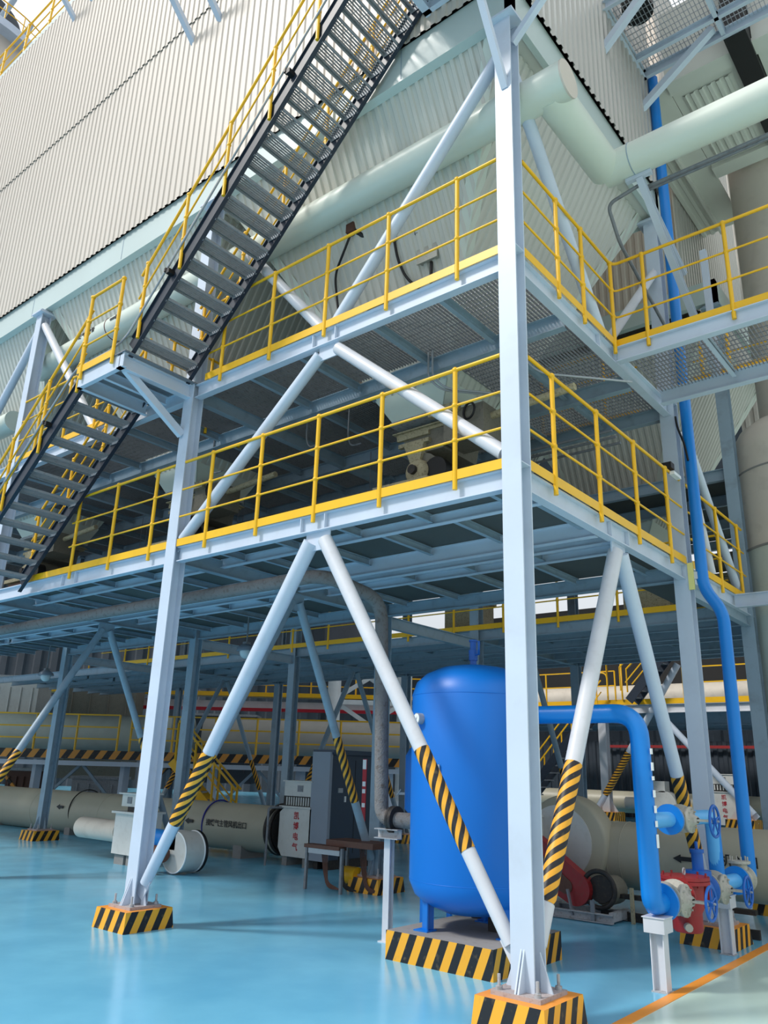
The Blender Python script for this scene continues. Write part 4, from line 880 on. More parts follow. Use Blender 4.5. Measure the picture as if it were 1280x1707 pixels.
part('body', MB().lathe((PX + 0.06, 3.79, 0.70), [(0.14, 0), (0.14, 0.025), (0.10, 0.03), (0.12, 0.12), (0.10, 0.2), (0.135, 0.205), (0.135, 0.23)], 26, axis=(0, 1, 0)), 'valve_cream', t)
part('lid', MB().cyl((PX + 0.06, 3.90, 0.80), (PX + 0.06, 3.90, 0.86), 0.08, seg=18).cyl((PX + 0.06, 3.90, 0.86), (PX + 0.06, 3.90, 0.885), 0.115, seg=20), 'valve_cream', t)
for k in range(6):
    a = k * math.tau / 6; part('bolt', MB().cyl((PX + 0.06 + 0.09 * math.cos(a), 3.90 + 0.09 * math.sin(a), 0.85), (PX + 0.06 + 0.09 * math.cos(a), 3.90 + 0.09 * math.sin(a), 0.93), 0.009, seg=6), 'valve_cream', t)

# ================================================================== thick ducts on the floor
def duct(x0, r0, z0, x1, r1, z1, y, label, rings=(), saddles=()):
    t = thing('thick_duct', label, 'duct', ((x0 + x1) / 2, y, 0.1))
    part('shell', MB().cyl((x0, y, z0), (x1, y, z1), r0, r1, seg=56), 'pipe_beige', t)
    for x in rings:
        k = (x - x0) / (x1 - x0); part('seam_ring', MB().torus((x, y, z0 + (z1 - z0) * k), r0 + (r1 - r0) * k, 0.006, axis=(1, 0, 0), seg=56, sub=6), 'pipe_beige', t)
    for x in saddles:
        k = (x - x0) / (x1 - x0); rr = r0 + (r1 - r0) * k; zc = z0 + (z1 - z0) * k
        part('saddle', MB().box((x - 0.12, y - rr * 0.7, 0.0), (x + 0.12, y + rr * 0.7, max(0.06, zc - rr * 0.72))), 'concrete', t)
    return t
t = duct(-24, 0.52, 0.44, -8.30, 0.425, 0.55, 5.6, 'thick beige duct on the floor at the left, running into the white motor cabinet', rings=(-20, -17, -14, -11.2), saddles=(-19, -15.4, -12, -9.3))
part('blue_ring', MB().torus((-10.25, 5.6, 0.565), 0.440, 0.016, axis=(1, 0, 0), seg=56), 'blue_ring', t, 'dark blue painted ring')
part('black_ring', MB().torus((-15.2, 5.6, 0.55), 0.470, 0.014, axis=(1, 0, 0), seg=56), 'rubber', t, 'black ring')
part('flow_arrow', MB().prism([(-10.78, 5.145, 0.60), (-10.66, 5.145, 0.66), (-10.66, 5.145, 0.54)], (0, -0.006, 0)).box((-10.66, 5.139, 0.57), (-10.52, 5.145, 0.63)), 'black', t)
text_mesh('接煤气主管风机出口', 0.135, 'black', frame_mx((-9.52, 5.155, 0.60), (1, 0, 0), (0, 0, 1)), t)
part('flow_arrow', MB().prism([(-15.75, 5.12, 0.62), (-15.6, 5.12, 0.68), (-15.6, 5.12, 0.56)], (0, -0.006, 0)).box((-15.6, 5.114, 0.59), (-15.45, 5.12, 0.65)), 'black', t)
t = thing('fan_coupling', 'dark ring flange where the left duct meets the white cabinet', 'flange', (-8.3, 5.6, 0.1))
part('ring', MB().torus((-8.42, 5.6, 0.57), 0.43, 0.035, axis=(1, 0, 0), seg=48).torus((-8.30, 5.6, 0.57), 0.43, 0.03, axis=(1, 0, 0), seg=48), 'dark_metal', t)
part('disc', MB().cyl((-8.36, 5.6, 0.57), (-8.26, 5.6, 0.57), 0.40, seg=40), 'dark_metal', t)
solo('hose_frame', MB().tube([(-8.15, 4.98, 0.0), (-8.15, 4.98, 0.98), (-8.02, 5.4, 0.98)], 0.022, 8, bend=0.06), 'galv', 'bent grey rod standing just left of the white cabinet', 'rod')
t = duct(-4.6, 0.42, 0.68, 2.6, 0.42, 0.74, 5.35, 'thick beige duct on the right, behind the blue tank and valves', rings=(-1.75, -1.6, -1.42, -0.95, 0.6), saddles=(-4.2, 0.9))
part('flow_arrow', MB().prism([(-0.70, 4.915, 0.76), (-0.60, 4.915, 0.81), (-0.60, 4.915, 0.71)], (0, -0.006, 0)).box((-0.60, 4.909, 0.735), (-0.47, 4.915, 0.785)), 'black', t)
text_mesh('机入口', 0.15, 'black', frame_mx((0.09, 4.915, 0.78), (1, 0, 0), (0, 0, 1)), t)
t = thing('blower', 'cream blower casing with large round face, right of the corner column', 'blower', (-2.1, 4.9, 0.1))
part('volute', MB().lathe((-2.15, 4.86, 0.84), [(0.02, 0), (0.56, 0.0), (0.60, 0.06), (0.60, 0.34), (0.55, 0.40), (0.02, 0.42)], 56, axis=(0, 1, 0)), 'pipe_beige', t)
part('side_disc', MB().cyl((-2.22, 4.84, 0.84), (-2.22, 4.86, 0.84), 0.47, seg=48), 'cabinet_white', t, 'smooth pale disc')
part('silencer_box', MB().box((-3.0, 4.55, 0.75), (-2.45, 4.9, 1.15)).box((-3.0, 4.52, 1.14), (-2.43, 4.92, 1.17)), 'cabinet_white', t)
part('sticker', MB().box((-2.75, 4.54, 1.00), (-2.62, 4.549, 1.08)), 'dark_metal', t)
part('sticker', MB().box((-2.75, 4.54, 0.80), (-2.66, 4.549, 0.90)), 'dark_metal', t)
t = thing('belt_drive', 'red belt guard and pulley on a rusty skid, right of the corner column', 'machine', (-1.9, 4.5, 0))
mb = MB()
def stad(c0, r0_, c1, r1_, y, d):
    a = math.atan2(c1[1] - c0[1], c1[0] - c0[0]); P_ = []
    for k in range(13): b = a + math.pi / 2 + math.pi * k / 12; P_.append((c0[0] + r0_ * math.cos(b), y, c0[1] + r0_ * math.sin(b)))
    for k in range(13): b = a - math.pi / 2 + math.pi * k / 12; P_.append((c1[0] + r1_ * math.cos(b), y, c1[1] + r1_ * math.sin(b)))
    return P_
mb.prism(stad((-2.40, 0.70), 0.25, (-1.78, 0.34), 0.20, 4.36, 0.1), (0, 0.16, 0))
part('belt_guard', mb, 'red', t)
part('guard_face', MB().prism(stad((-2.35, 0.62), 0.14, (-1.9, 0.36), 0.09, 4.345, 0.1), (0, 0.02, 0)), 'brown', t)
part('pulley', MB().cyl((-1.48, 4.46, 0.36), (-1.48, 4.52, 0.36), 0.16, seg=30).torus((-1.48, 4.42, 0.36), 0.21, 0.03, axis=(0, 1, 0)), 'dark_metal', t)
part('motor', MB().cyl((-1.46, 4.54, 0.33), (-1.46, 4.86, 0.33), 0.17, seg=22), 'machine_grey', t)
part('skid', MB().channel((-2.9, 4.30, 0.06), (-1.25, 4.30, 0.06), 0.06, 0.10).channel((-2.9, 4.75, 0.06), (-1.25, 4.75, 0.06), 0.06, 0.10).bar((-1.28, 4.3, 0.08), (-1.28, 4.78, 0.08), 0.06, 0.10).bar((-2.2, 4.3, 0.08), (-2.2, 4.78, 0.08), 0.06, 0.10), 'steel_dirty', t)
part('prop', MB().bar((-1.78, 4.28, 0.05), (-1.84, 4.28, 0.34), 0.05, 0.02), 'galv', t); part('prop', MB().bar((-1.5, 4.26, 0.02), (-1.5, 4.26, 0.25), 0.05, 0.03), 'galv', t)
solo('marker_post', MB().box((-1.14, 4.55, 0.0), (-1.10, 4.59, 0.40)), 'machine_tan', 'short rusty yellow post beside the red belt guard skid', 'post')
solo('equipment_rail', MB().box((-1.6, 4.62, 0.26), (0.3, 4.72, 0.31)).box((-1.6, 4.7, 0.0), (0.3, 4.75, 0.1)), 'dark_metal', 'dark low rail on the floor under the right-hand duct', 'rail')

# ================================================================== motor cabinets
def louvre_box(mb, x0, x1, y, z0, z1, n):
    for i in range(n): mb.box((x0 + (x1 - x0) * (i + 0.2) / n, y - 0.015, z0), (x0 + (x1 - x0) * (i + 0.62) / n, y, z1))
    return mb
def motor_cabinet(x, y, label, w=0.80, s=1.0, letters=True):
    t = thing('motor_cabinet', label, 'cabinet', (x, y, 0.15))
    ch = 0.10 * s
    mb = MB().prism([(x - w / 2, y, 0.30), (x - w / 2 + ch, y, 0.16), (x + w / 2, y, 0.16), (x + w / 2, y, 0.93 * s + 0.05), (x - w / 2 + ch, y, 0.93 * s + 0.05), (x - w / 2, y, 0.85 * s + 0.05)], (0, 0.7, 0))
    part('body', mb, 'cabinet_white', t)
    part('ledge', MB().box((x - w / 2, y - 0.03, 0.93 * s + 0.05), (x + w / 2, y + 0.7, 0.93 * s + 0.085)), 'cabinet_white', t)
    part('louvre_back', MB().box((x - w / 2 + 0.05, y + 0.03, 1.01 * s), (x + w / 2, y + 0.66, 1.19 * s)), 'dark_metal', t)
    part('louvre', louvre_box(MB(), x - w / 2 + 0.12, x + w / 2, y + 0.03, 1.03 * s, 1.17 * s, 11), 'cabinet_white', t)
    part('top_box', MB().box((x - w / 2 + 0.08, y + 0.01, 1.19 * s), (x + w / 2, y + 0.66, 1.44 * s)).box((x - w / 2 + 0.05, y - 0.02, 1.44 * s), (x + w / 2, y + 0.68, 1.46 * s)), 'cabinet_white', t)
    part('grille_plate', MB().box((x + 0.02, y + 0.002, 1.27 * s), (x + 0.16, y + 0.01, 1.38 * s)), 'galv', t)
    part('foot', MB().box((x - w / 2 + 0.08, y + 0.05, 0), (x - w / 2 + 0.2, y + 0.5, 0.16)), 'concrete', t); part('foot', MB().box((x + w / 2 - 0.2, y + 0.05, 0), (x + w / 2 - 0.08, y + 0.5, 0.16)), 'concrete', t)
    if letters: text_mesh('凯博电气', 0.140 * s, 'red_paint', frame_mx((x + 0.04, y - 0.004, 0.555 * s + 0.03), (1, 0, 0), (0, 0, 1)), t, label='red vertical lettering', vertical=True)
    return t
motor_cabinet(-7.73, 5.25, 'white motor cabinet with red vertical lettering, left of the tall grey cabinet')
t = thing('control_cabinet', 'tall control cabinet, light grey front and dark blue-grey side, behind the rusty bench', 'cabinet', (-7.1, 5.9, 0.14))
part('front_panel', MB().box((-7.36, 5.25, 0.14), (-6.92, 5.32, 1.98)), 'cabinet_grey', t)
part('side_body', MB().box((-7.34, 5.32, 0.16), (-6.95, 6.70, 1.94)), 'cabinet_dark', t)
part('top_cap', MB().box((-7.40, 5.30, 1.94), (-6.88, 6.75, 2.02)), 'cabinet_dark', t)
part('latch', MB().box((-6.95, 5.52, 1.28), (-6.93, 5.64, 1.36)), 'galv_bright', t)
part('handle', MB().box((-6.95, 5.70, 1.12), (-6.925, 5.73, 1.22)), 'white', t)
part('door_gap', MB().box((-6.955, 5.98, 0.25), (-6.945, 5.99, 1.85)), 'black', t)
part('foot', MB().box((-7.3, 5.35, 0), (-7.2, 6.6, 0.16)), 'dark_metal', t); part('foot', MB().box((-7.05, 5.35, 0), (-6.98, 6.6, 0.16)), 'dark_metal', t)
t = thing('pole_sign', 'narrow red and white vertical sign strip beside the rough grey pipe', 'sign', (-5.08, 4.15, 0.9))
mb = MB().box((-5.10, 4.03, 0.95), (-5.02, 4.04, 1.85)); part('board', mb, 'red_paint', t)
part('white_block', MB().box((-5.095, 4.024, 1.70), (-5.025, 4.03, 1.84)).box((-5.09, 4.024, 1.45), (-5.03, 4.03, 1.52)).box((-5.09, 4.024, 1.35), (-5.03, 4.03, 1.41)).box((-5.09, 4.024, 1.15), (-5.03, 4.03, 1.21)), 'white', t)
# bench with scrap under it
t = thing('work_bench', 'rusty brown steel bench in front of the tall dark cabinet', 'bench', (-4.9, 3.9, 0))
part('top', MB().box((-5.35, 3.55, 0.62), (-4.45, 4.0, 0.70)).box((-5.7, 3.45, 0.57), (-5.0, 3.62, 0.62)), 'brown', t)
for x, y in ((-5.68, 3.5), (-4.98, 3.5), (-5.3, 3.98), (-4.5, 3.98)): part('leg', MB().box((x - 0.02, y - 0.02, 0), (x + 0.02, y + 0.02, 0.60)), 'galv', t)
part('front_bar', MB().box((-5.62, 3.46, 0.50), (-5.0, 3.49, 0.58)), 'galv_bright', t)
for i, (x, y) in enumerate(((-5.45, 3.62), (-5.2, 3.7), (-4.85, 3.8))):
    mb = MB(); 
    for k in range(5): mb.tube([(x - 0.05 + 0.03 * k, y, 0.60), (x - 0.02 + 0.02 * k, y + 0.03, 0.25), (x + 0.10, y, 0.03 + 0.02 * k), (x + 0.3, y + 0.05, 0.03)], 0.008, 6, bend=0.12)
    solo('cable_bundle', mb, 'rubber' if i % 2 else 'brown', ['dark cable bundle hanging at the left end of the bench', 'black cable bundle hanging under the middle of the bench', 'brown cable bundle under the right end of the bench'][i], 'cables')
solo('yellow_drum', MB().cyl((-5.30, 3.95, 0.20), (-5.05, 3.95, 0.20), 0.12), 'yellow', 'yellow round housing under the rusty bench', 'drum')
# left front blower group
t = thing('blower_cabinet', 'white blower cabinet with a small box on top, left of the landing column', 'cabinet', (-9.6, 3.1, 0))
part('body', MB().box((-9.92, 2.95, 0.17), (-9.30, 3.5, 0.83)), 'cabinet_white', t)
part('ledge', MB().box((-9.98, 2.90, 0.83), (-9.28, 3.55, 0.865)), 'cabinet_white', t)
part('neck', MB().box((-9.65, 3.0, 0.865), (-9.38, 3.4, 0.95)), 'dark_metal', t)
part('top_box', MB().box((-9.82, 2.98, 0.95), (-9.36, 3.45, 1.15)).box((-9.88, 2.94, 1.15), (-9.32, 3.49, 1.175)), 'cabinet_white', t)
part('grille', MB().box((-9.65, 2.97, 1.00), (-9.52, 2.98, 1.11)), 'galv', t)
part('foot', MB().box((-9.88, 3.0, 0), (-9.60, 3.4, 0.17)), 'concrete', t); part('foot', MB().box((-9.52, 3.0, 0), (-9.38, 3.4, 0.17)), 'concrete', t)
part('silencer', MB().cyl((-11.35, 3.2, 0.50), (-10.05, 3.2, 0.50), 0.185, seg=30).cyl((-10.05, 3.2, 0.50), (-9.92, 3.2, 0.50), 0.14), 'tower', t, 'round cream silencer drum')
t = thing('fan_drum', 'white round fan housing with flat left side, right of the landing column', 'fan', (-8.15, 3.0, 0))
part('housing', MB().cyl((-8.10, 2.92, 0.33), (-8.10, 3.30, 0.33), 0.31, seg=40).box((-8.42, 2.92, 0.36), (-8.10, 3.25, 0.64)), 'cabinet_white', t)
part('rim', MB().torus((-8.10, 2.92, 0.33), 0.31, 0.012, axis=(0, 1, 0), seg=40), 'white', t)
part('rim', MB().torus((-8.10, 3.30, 0.33), 0.31, 0.014, axis=(0, 1, 0), seg=40), 'white', t)
part('rear_rim', MB().cyl((-8.10, 3.31, 0.33), (-8.10, 3.36, 0.33), 0.325, seg=40), 'rubber', t)
part('sticker', MB().box((-8.30, 2.905, 0.50), (-8.20, 2.919, 0.60)), 'dark_metal', t)
part('motor', MB().cyl((-8.60, 2.76, 0.30), (-8.15, 2.76, 0.30), 0.12, seg=20), 'brown', t)
part('base_bracket', MB().box((-8.42, 2.62, 0.0), (-8.18, 2.68, 0.17)), 'cabinet_white', t)
part('bracket_hole', MB().box((-8.38, 2.615, 0.04), (-8.22, 2.62, 0.13)), 'black', t)
part('inlet_pipe', MB().cyl((-9.0, 3.1, 0.50), (-8.42, 3.1, 0.50), 0.13, seg=24), 'pipe_blue', t, 'bright blue inlet pipe')

# ================================================================== hopper instruments and cables
def hface(x, z, off=0.0): return (x, 0.25 + (9.5 - z) * 0.3906 - off, z)
solo('junction_box', MB().box((-1.76, 0.84, 7.60), (-1.50, 0.95, 7.82)).box((-1.78, 0.82, 7.58), (-1.48, 0.84, 7.84)), 'valve_cream', 'grey junction box on the lower face of the large hopper', 'box')
solo('access_hatch', MB().bar(hface(-1.9, 8.10, 0.03), hface(-1.9, 8.36, 0.03), 0.30, 0.02, up=(0, 1, 0)), 'pipe_green', 'flat square hatch plate in the middle of the large hopper', 'hatch')
solo('access_hatch', MB().bar(hface(-1.25, 7.82, 0.03), hface(-1.25, 8.02, 0.03), 0.34, 0.02, up=(0, 1, 0)), 'pipe_green', 'flat hatch plate above the grey junction box', 'hatch')
solo('access_hatch', MB().bar(hface(-2.35, 7.05, 0.04), hface(-2.35, 7.32, 0.04), 0.55, 0.03, up=(0, 1, 0)), 'pipe_green', 'wide hatch low on the large hopper beside the thin brace', 'hatch')
t = thing('level_probe', 'reddish brown probe head sticking out of the large hopper', 'sensor', (-2.63, 0.6, 8.3))
part('head', MB().box((-2.70, 0.50, 8.27), (-2.58, 0.60, 8.40)), 'brown', t)
part('stem', MB().cyl((-2.60, 0.56, 8.30), (-2.42, 0.75, 8.15), 0.03), 'black', t)
t = thing('level_probe', 'small chrome probe with black lead on the large hopper, right of the slim brace', 'sensor', (-2.0, 0.75, 8.0))
part('head', MB().cyl((-2.12, 0.70, 8.02), (-2.02, 0.74, 8.02), 0.035).box((-2.02, 0.72, 8.01), (-1.72, 0.76, 8.04)), 'galv_bright', t)
part('bracket', MB().box((-1.75, 0.72, 7.95), (-1.70, 0.80, 8.08)), 'galv', t)
solo('cable', MB().tube([(-2.66, 0.55, 8.26), (-2.80, 0.58, 8.05), (-3.05, 0.70, 7.9), (-3.08, 0.80, 7.6), (-3.05, 0.88, 7.1)], 0.016, 8, bend=0.15), 'black', 'black cable looping down from the reddish probe', 'cable')
solo('cable', MB().tube([(-2.05, 0.70, 8.0), (-2.06, 0.80, 7.75), (-1.98, 0.88, 7.5), (-1.80, 0.92, 7.3)], 0.018, 8, bend=0.12), 'black', 'black cable curving down from the chrome probe', 'cable')
solo('cable', MB().tube([(-1.60, 0.88, 7.58), (-1.62, 0.90, 7.3)], 0.02, 8), 'black', 'short black lead under the grey junction box', 'cable')
solo('cable', MB().tube([(-2.7, 0.75, 7.0), (-2.5, 0.72, 7.12), (-2.2, 0.72, 7.16), (-2.0, 0.8, 7.05)], 0.02, 8, bend=0.1), 'black', 'black cable arching over the toe board below the large hopper', 'cable')
for i, (x, y) in enumerate([(-1.75, 1.05), (-1.69, 1.05), (-0.62, 1.35)]):
    solo('conduit', MB().tube([(x, y, 6.47), (x, y, 6.12), (x + 0.12, y + 0.12, 5.98), (x + 0.9, y + 0.8, 5.92)], 0.013, 8, bend=0.1), 'galv_bright', ['bent conduit dropping under the upper deck, left of a twin', 'bent conduit dropping under the upper deck, right of a twin', 'bent conduit under the upper deck behind the corner column'][i], 'conduit')
for i, (x, y) in enumerate([(-3.5, 1.6), (-4.0, 1.3), (-5.9, 1.2), (-6.6, 1.4)]):
    solo('conduit', MB().tube([(x, y, 6.47), (x, y, 6.0), (x + 0.06, y, 5.85), (x + 0.25, y, 5.85)], 0.012, 8, bend=0.08), 'galv', ['hook-shaped conduit under the upper deck beside the large hopper', 'hook-shaped conduit under the upper deck right of the landing column', 'hook-shaped conduit under the upper deck just left of the landing column', 'hook-shaped conduit under the upper deck above the lower stair'][i], 'conduit')
for i in range(3):
    mb = MB().tube([(-11, 2.9 + 0.12 * i, 5.75 - 0.04 * i), (-0.3, 2.9 + 0.12 * i, 5.75 - 0.04 * i)], 0.018, 8)
    for x in (-10.2, -7.4, -4.2, -1.6): mb.cyl((x, 2.9 + 0.12 * i, 5.75 - 0.04 * i), (x, 2.9 + 0.12 * i, 6.4), 0.006, seg=6)
    solo('pipe_rack_line', mb, 'galv', ['thin pipe line in the dark under the upper deck, nearest', 'thin pipe line in the dark under the upper deck, middle', 'thin pipe line in the dark under the upper deck, rearmost'][i], 'pipe')
solo('cable', MB().tube([(0.12, 4.02, 6.25), (0.13, 4.02, 6.1), (0.20, 4.02, 5.85), (0.23, 4.02, 5.6)], 0.014, 8, bend=0.1), 'black', 'black cable hanging beside the blue drop pipe under the side walkway', 'cable')
t = thing('flood_light', 'small floodlight clipped to the lower deck rail near the valve column', 'lamp', (0.09, 3.75, 5.3))
part('body', MB().box((0.02, 3.62, 5.40), (0.14, 3.74, 5.48)), 'black', t)
part('lens', MB().box((0.10, 3.66, 5.32), (0.16, 3.90, 5.36)), 'white', t)
t = thing('tag_box', 'pale yellow tag plate on the valve column at lower deck level', 'sign', (0.12, 4.03, 4.0))
part('plate', MB().box((0.09, 4.03, 3.92), (0.16, 4.05, 4.26)), 'green_tag', t)
part('bracket', MB().box((0.16, 4.04, 4.05), (0.25, 4.09, 4.14)), 'steel_white', t)
# lamps under the decks
def bell_lamp(x, y, z, label):
    t = thing('pendant_lamp', label, 'lamp', (x, y, z))
    part('stem', MB().cyl((x, y, z + 0.12), (x, y, 4.25), 0.015, seg=8).box((x - 0.05, y - 0.05, z + 0.1), (x + 0.05, y + 0.05, z + 0.16)), 'galv', t)
    part('shade', MB().lathe((x, y, z), [(0.17, 0), (0.16, 0.05), (0.10, 0.10), (0.04, 0.13)], 24), 'cabinet_grey', t)
    part('globe', MB().ball((x, y, z - 0.02), 0.11, 16, 10), 'sticker', t)
bell_lamp(-14.2, 3.5, 3.50, 'round pendant lamp hanging at the left under the decks')
bell_lamp(-7.43, 3.5, 3.60, 'round pendant lamp under the lower deck, right of the landing column')
for i, (s_, d_, z_) in enumerate([(-10.0, 27, 4.55), (9.0, 25, 5.6)]):
    p = fz(s_, d_, z_)
    solo('tube_lamp', MB().bar(p, p + Vector((CA, SA, 0)) * (1.0 if i == 0 else 1.6), 0.12, 0.10), 'amber_glow' if i == 0 else 'lamp_glass', ['glowing amber light fitting far back at the left', 'glowing white light tube far back at the right, beyond the rail'][i], 'lamp')
for i, (x, y, z) in enumerate([(-1.6, 12.2, 5.5)]):
    solo('tube_lamp', MB().box((x, y, z), (x + 1.3, y + 0.1, z + 0.08)), 'lamp_glass', 'white tube lamp beyond the vessel rail', 'lamp')

# ================================================================== far background at the left (seen between the columns)
def fbar(mb, a, b, w, h): return mb.bar(fz(*a), fz(*b), w, h)
t = thing('raised_walkway', 'long raised walkway far back with a black and orange striped edge', 'walkway', fz(-8, 26, 1.4))
part('edge_board', fbar(MB(), (-24, 26, 1.83), (1.6, 26, 1.92), 0.05, 0.26), 'hazard_kerb', t)
part('deck', fbar(MB(), (-24, 26.7, 1.74), (1.6, 26.7, 1.84), 1.3, 0.10), 'steel_shaded', t)
part('fascia', fbar(MB(), (-24, 26.06, 1.55), (1.6, 26.06, 1.66), 0.06, 0.14), 'steel', t)
for i in range(9):
    s_ = -22 + i * 2.8; mb = MB().bar(fz(s_, 26.5, 0), fz(s_, 26.5, 1.7), 0.22, 0.22); part('post', mb, 'steel', t)
    part('cross_brace', MB().bar(fz(s_, 26.5, 0.2), fz(s_ + 1.4, 26.5, 1.6), 0.08, 0.08).bar(fz(s_ + 2.8, 26.5, 0.2), fz(s_ + 1.4, 26.5, 1.6), 0.08, 0.08), 'hazard_kerb' if i % 2 else 'steel_shaded', t)
def far_rail(s0, s1, d, z0, z1, label, step=1.3, h=1.1):
    t = thing('guard_rail', label, 'railing', fz(s0, d, z0)); n = max(2, int((s1 - s0) / step))
    for k, hh in enumerate((h, h * 0.66, h * 0.33)): part('rail', MB().bar(fz(s0, d, z0 + hh), fz(s1, d, z1 + hh), 0.045, 0.045), 'yellow', t)
    for i in range(n + 1):
        k = i / n; part('post', MB().bar(fz(s0 + (s1 - s0) * k, d, z0 + (z1 - z0) * k), fz(s0 + (s1 - s0) * k, d, z0 + (z1 - z0) * k + h), 0.05, 0.05), 'yellow', t)
far_rail(-24, -8.2, 26.0, 1.9, 2.0, 'thin yellow railing on the striped raised walkway, left part')
far_rail(-7.8, 1.5, 26.0, 2.0, 2.05, 'thin yellow railing on the striped raised walkway, right part')
t = thing('thick_duct', 'pale horizontal duct lying behind the far yellow railing', 'duct', fz(-10, 28, 2))
part('shell', MB().cyl(fz(-27, 28.4, 2.45), fz(-6.4, 28.4, 2.62), 0.62, seg=30), 'tower_green', t)
t = thing('thick_duct', 'bright cream horizontal duct behind the far railing, right of the landing column', 'duct', fz(-2, 28, 2))
part('shell', MB().cyl(fz(-6.0, 28.6, 2.62), fz(2.0, 28.6, 2.68), 0.62, seg=30), 'wall_pale', t)
t = thing('raised_walkway', 'higher walkway far back with a yellow edge above a red stripe', 'walkway', fz(-2, 36, 4.3))
part('deck', fbar(MB(), (-30, 36, 4.55), (3, 36, 4.75), 0.8, 0.18), 'yellow', t)
part('beam', fbar(MB(), (-30, 36.2, 4.1), (3, 36.2, 4.3), 0.5, 0.36), 'steel_white', t)
part('red_stripe', fbar(MB(), (-12, 35.8, 4.0), (3, 35.8, 4.12), 0.2, 0.14), 'red_paint', t)
far_rail(-13, 3, 35.8, 4.65, 4.75, 'fine yellow railing on the higher far walkway', step=1.8, h=1.3)
t = thing('lattice_tower', 'white lattice tower with cross bracing, left of the blue tank, far back', 'tower', fz(0, 32, 0))
for k, s_ in enumerate((-1.75, 1.05)): part('leg', MB().cyl(fz(s_, 32 + k * 0.2, 0), fz(s_, 32 + k * 0.2, 6.0), 0.26 if k == 0 else 0.30, seg=18), 'white', t)
for z in (0.6, 2.5, 4.3):
    part('cross_brace', MB().bar(fz(-1.75, 32, z), fz(1.05, 32, z + 1.75), 0.16, 0.16), 'white', t)
    part('cross_brace', MB().bar(fz(-1.75, 32.2, z + 1.75), fz(1.05, 32.2, z), 0.16, 0.16), 'white', t)
    part('strut', MB().bar(fz(-1.75, 32, z - 0.1), fz(1.05, 32, z - 0.1), 0.16, 0.18), 'white', t)
# small yellow stair left
t = thing('access_stair', 'small yellow-railed stair far back, behind the striped brace of the landing column', 'stairs', fz(-4.2, 21, 0))
for d_ in (21, 21.8):
    part('stringer', MB().bar(fz(-3.6, d_, 0.1), fz(-5.2, d_, 1.75), 0.05, 0.2), 'yellow', t)
    part('handrail', MB().bar(fz(-3.5, d_, 1.1), fz(-5.1, d_, 2.75), 0.05, 0.05).bar(fz(-3.5, d_, 0.65), fz(-5.1, d_, 2.3), 0.035, 0.035), 'yellow', t)
    for k in range(4): part('post', MB().bar(fz(-3.6 - 0.5 * k, d_, 0.2 + 0.5 * k), fz(-3.6 - 0.5 * k, d_, 1.2 + 0.5 * k), 0.045, 0.045), 'yellow', t)
for k in range(8): part('tread', MB().bar(fz(-3.7 - 0.19 * k, 21, 0.22 + 0.2 * k), fz(-3.7 - 0.19 * k, 21.8, 0.22 + 0.2 * k), 0.2, 0.04), 'steel_dirty', t)
# equipment blocks in the dim background
blk = [(-21.5, 33, 0, 2.2, 4.8, 'wall_dark', 'dark machine block far back at the left edge'), (-17.6, 31, 2.2, 1.5, 3.4, 'tower_green', 'grey-green hopper box above the pale duct, far left'),
       (-14.5, 31, 2.2, 1.7, 2.4, 'cabinet_white', 'small white box above the pale duct, far left'), (-13.0, 34, 1.0, 3.0, 4.2, 'machine_grey', 'large grey-green equipment block far back, left of the landing column'),
       (-7.5, 34, 1.0, 2.5, 2.6, 'wall_dark', 'dark equipment block far back, right of the landing column'), (-3.5, 37, 0.5, 2.5, 2.8, 'cabinet_dark', 'dark blue-grey block behind the far railing'),
       (-10.5, 29.5, 0.0, 1.6, 1.1, 'steel_dirty', 'low grey block on the floor behind the left duct'), (-12.8, 29.5, 0.0, 1.0, 1.3, 'brown', 'low brown block on the floor behind the left duct')]
for s_, d_, z_, w_, h_, m_, lab in blk:
    t = thing('equipment_block', lab, 'equipment', fz(s_, d_, z_))
    part('body', MB().bar(fz(s_, d_, z_ + h_ / 2), fz(s_ + w_, d_, z_ + h_ / 2), 1.2, h_), m_, t)
    part('lid', MB().bar(fz(s_ - 0.06, d_, z_ + h_ + 0.04), fz(s_ + w_ + 0.06, d_, z_ + h_ + 0.04), 1.3, 0.09), 'steel_dirty', t)
    mb = MB()
    for k in range(4): mb.bar(fz(s_ + w_ * (k + 0.5) / 4, d_ - 0.62, z_ + h_ * 0.15), fz(s_ + w_ * (k + 0.5) / 4, d_ - 0.62, z_ + h_ * 0.85), 0.06, 0.04)
    part('rib', mb, m_, t)

# ================================================================== far block at the right
t = thing('raised_walkway', 'far raised walkway at the right with yellow edge over a white beam', 'walkway', (-9, 25.5, 4.1))
part('toe_board', MB().box((-16, 24.95, 4.42), (1.5, 25.0, 4.62)), 'yellow', t)
part('edge_beam', MB().ibeam((-16, 25.05, 4.25), (1.5, 25.05, 4.25), 0.2, 0.32), 'steel_white', t)
part('deck', MB().box((-16, 25, 4.36), (1.5, 29, 4.42)), 'steel_shaded', t)
part('under_beam', MB().ibeam((-16, 27, 4.0), (1.5, 27, 4.0), 0.2, 0.5).ibeam((-16, 28.8, 3.9), (1.5, 28.8, 3.9), 0.2, 0.5), 'steel_shaded', t)
def far_rail2(x0, x1, y, z, label, step=1.5, h=1.15):
    t = thing('guard_rail', label, 'railing', (x0, y, z)); n = max(1, int((x1 - x0) / step))
    for hh in (h, h * 0.5): part('rail', MB().bar((x0, y, z + hh), (x1, y, z + hh), 0.045, 0.045), 'yellow', t)
    for i in range(n + 1): x = x0 + (x1 - x0) * i / n; part('post', MB().bar((x, y, z), (x, y, z + h), 0.05, 0.05), 'yellow', t)
far_rail2(-16, -9.9, 24.95, 4.6, 'yellow railing on the far right walkway, left of its stair')
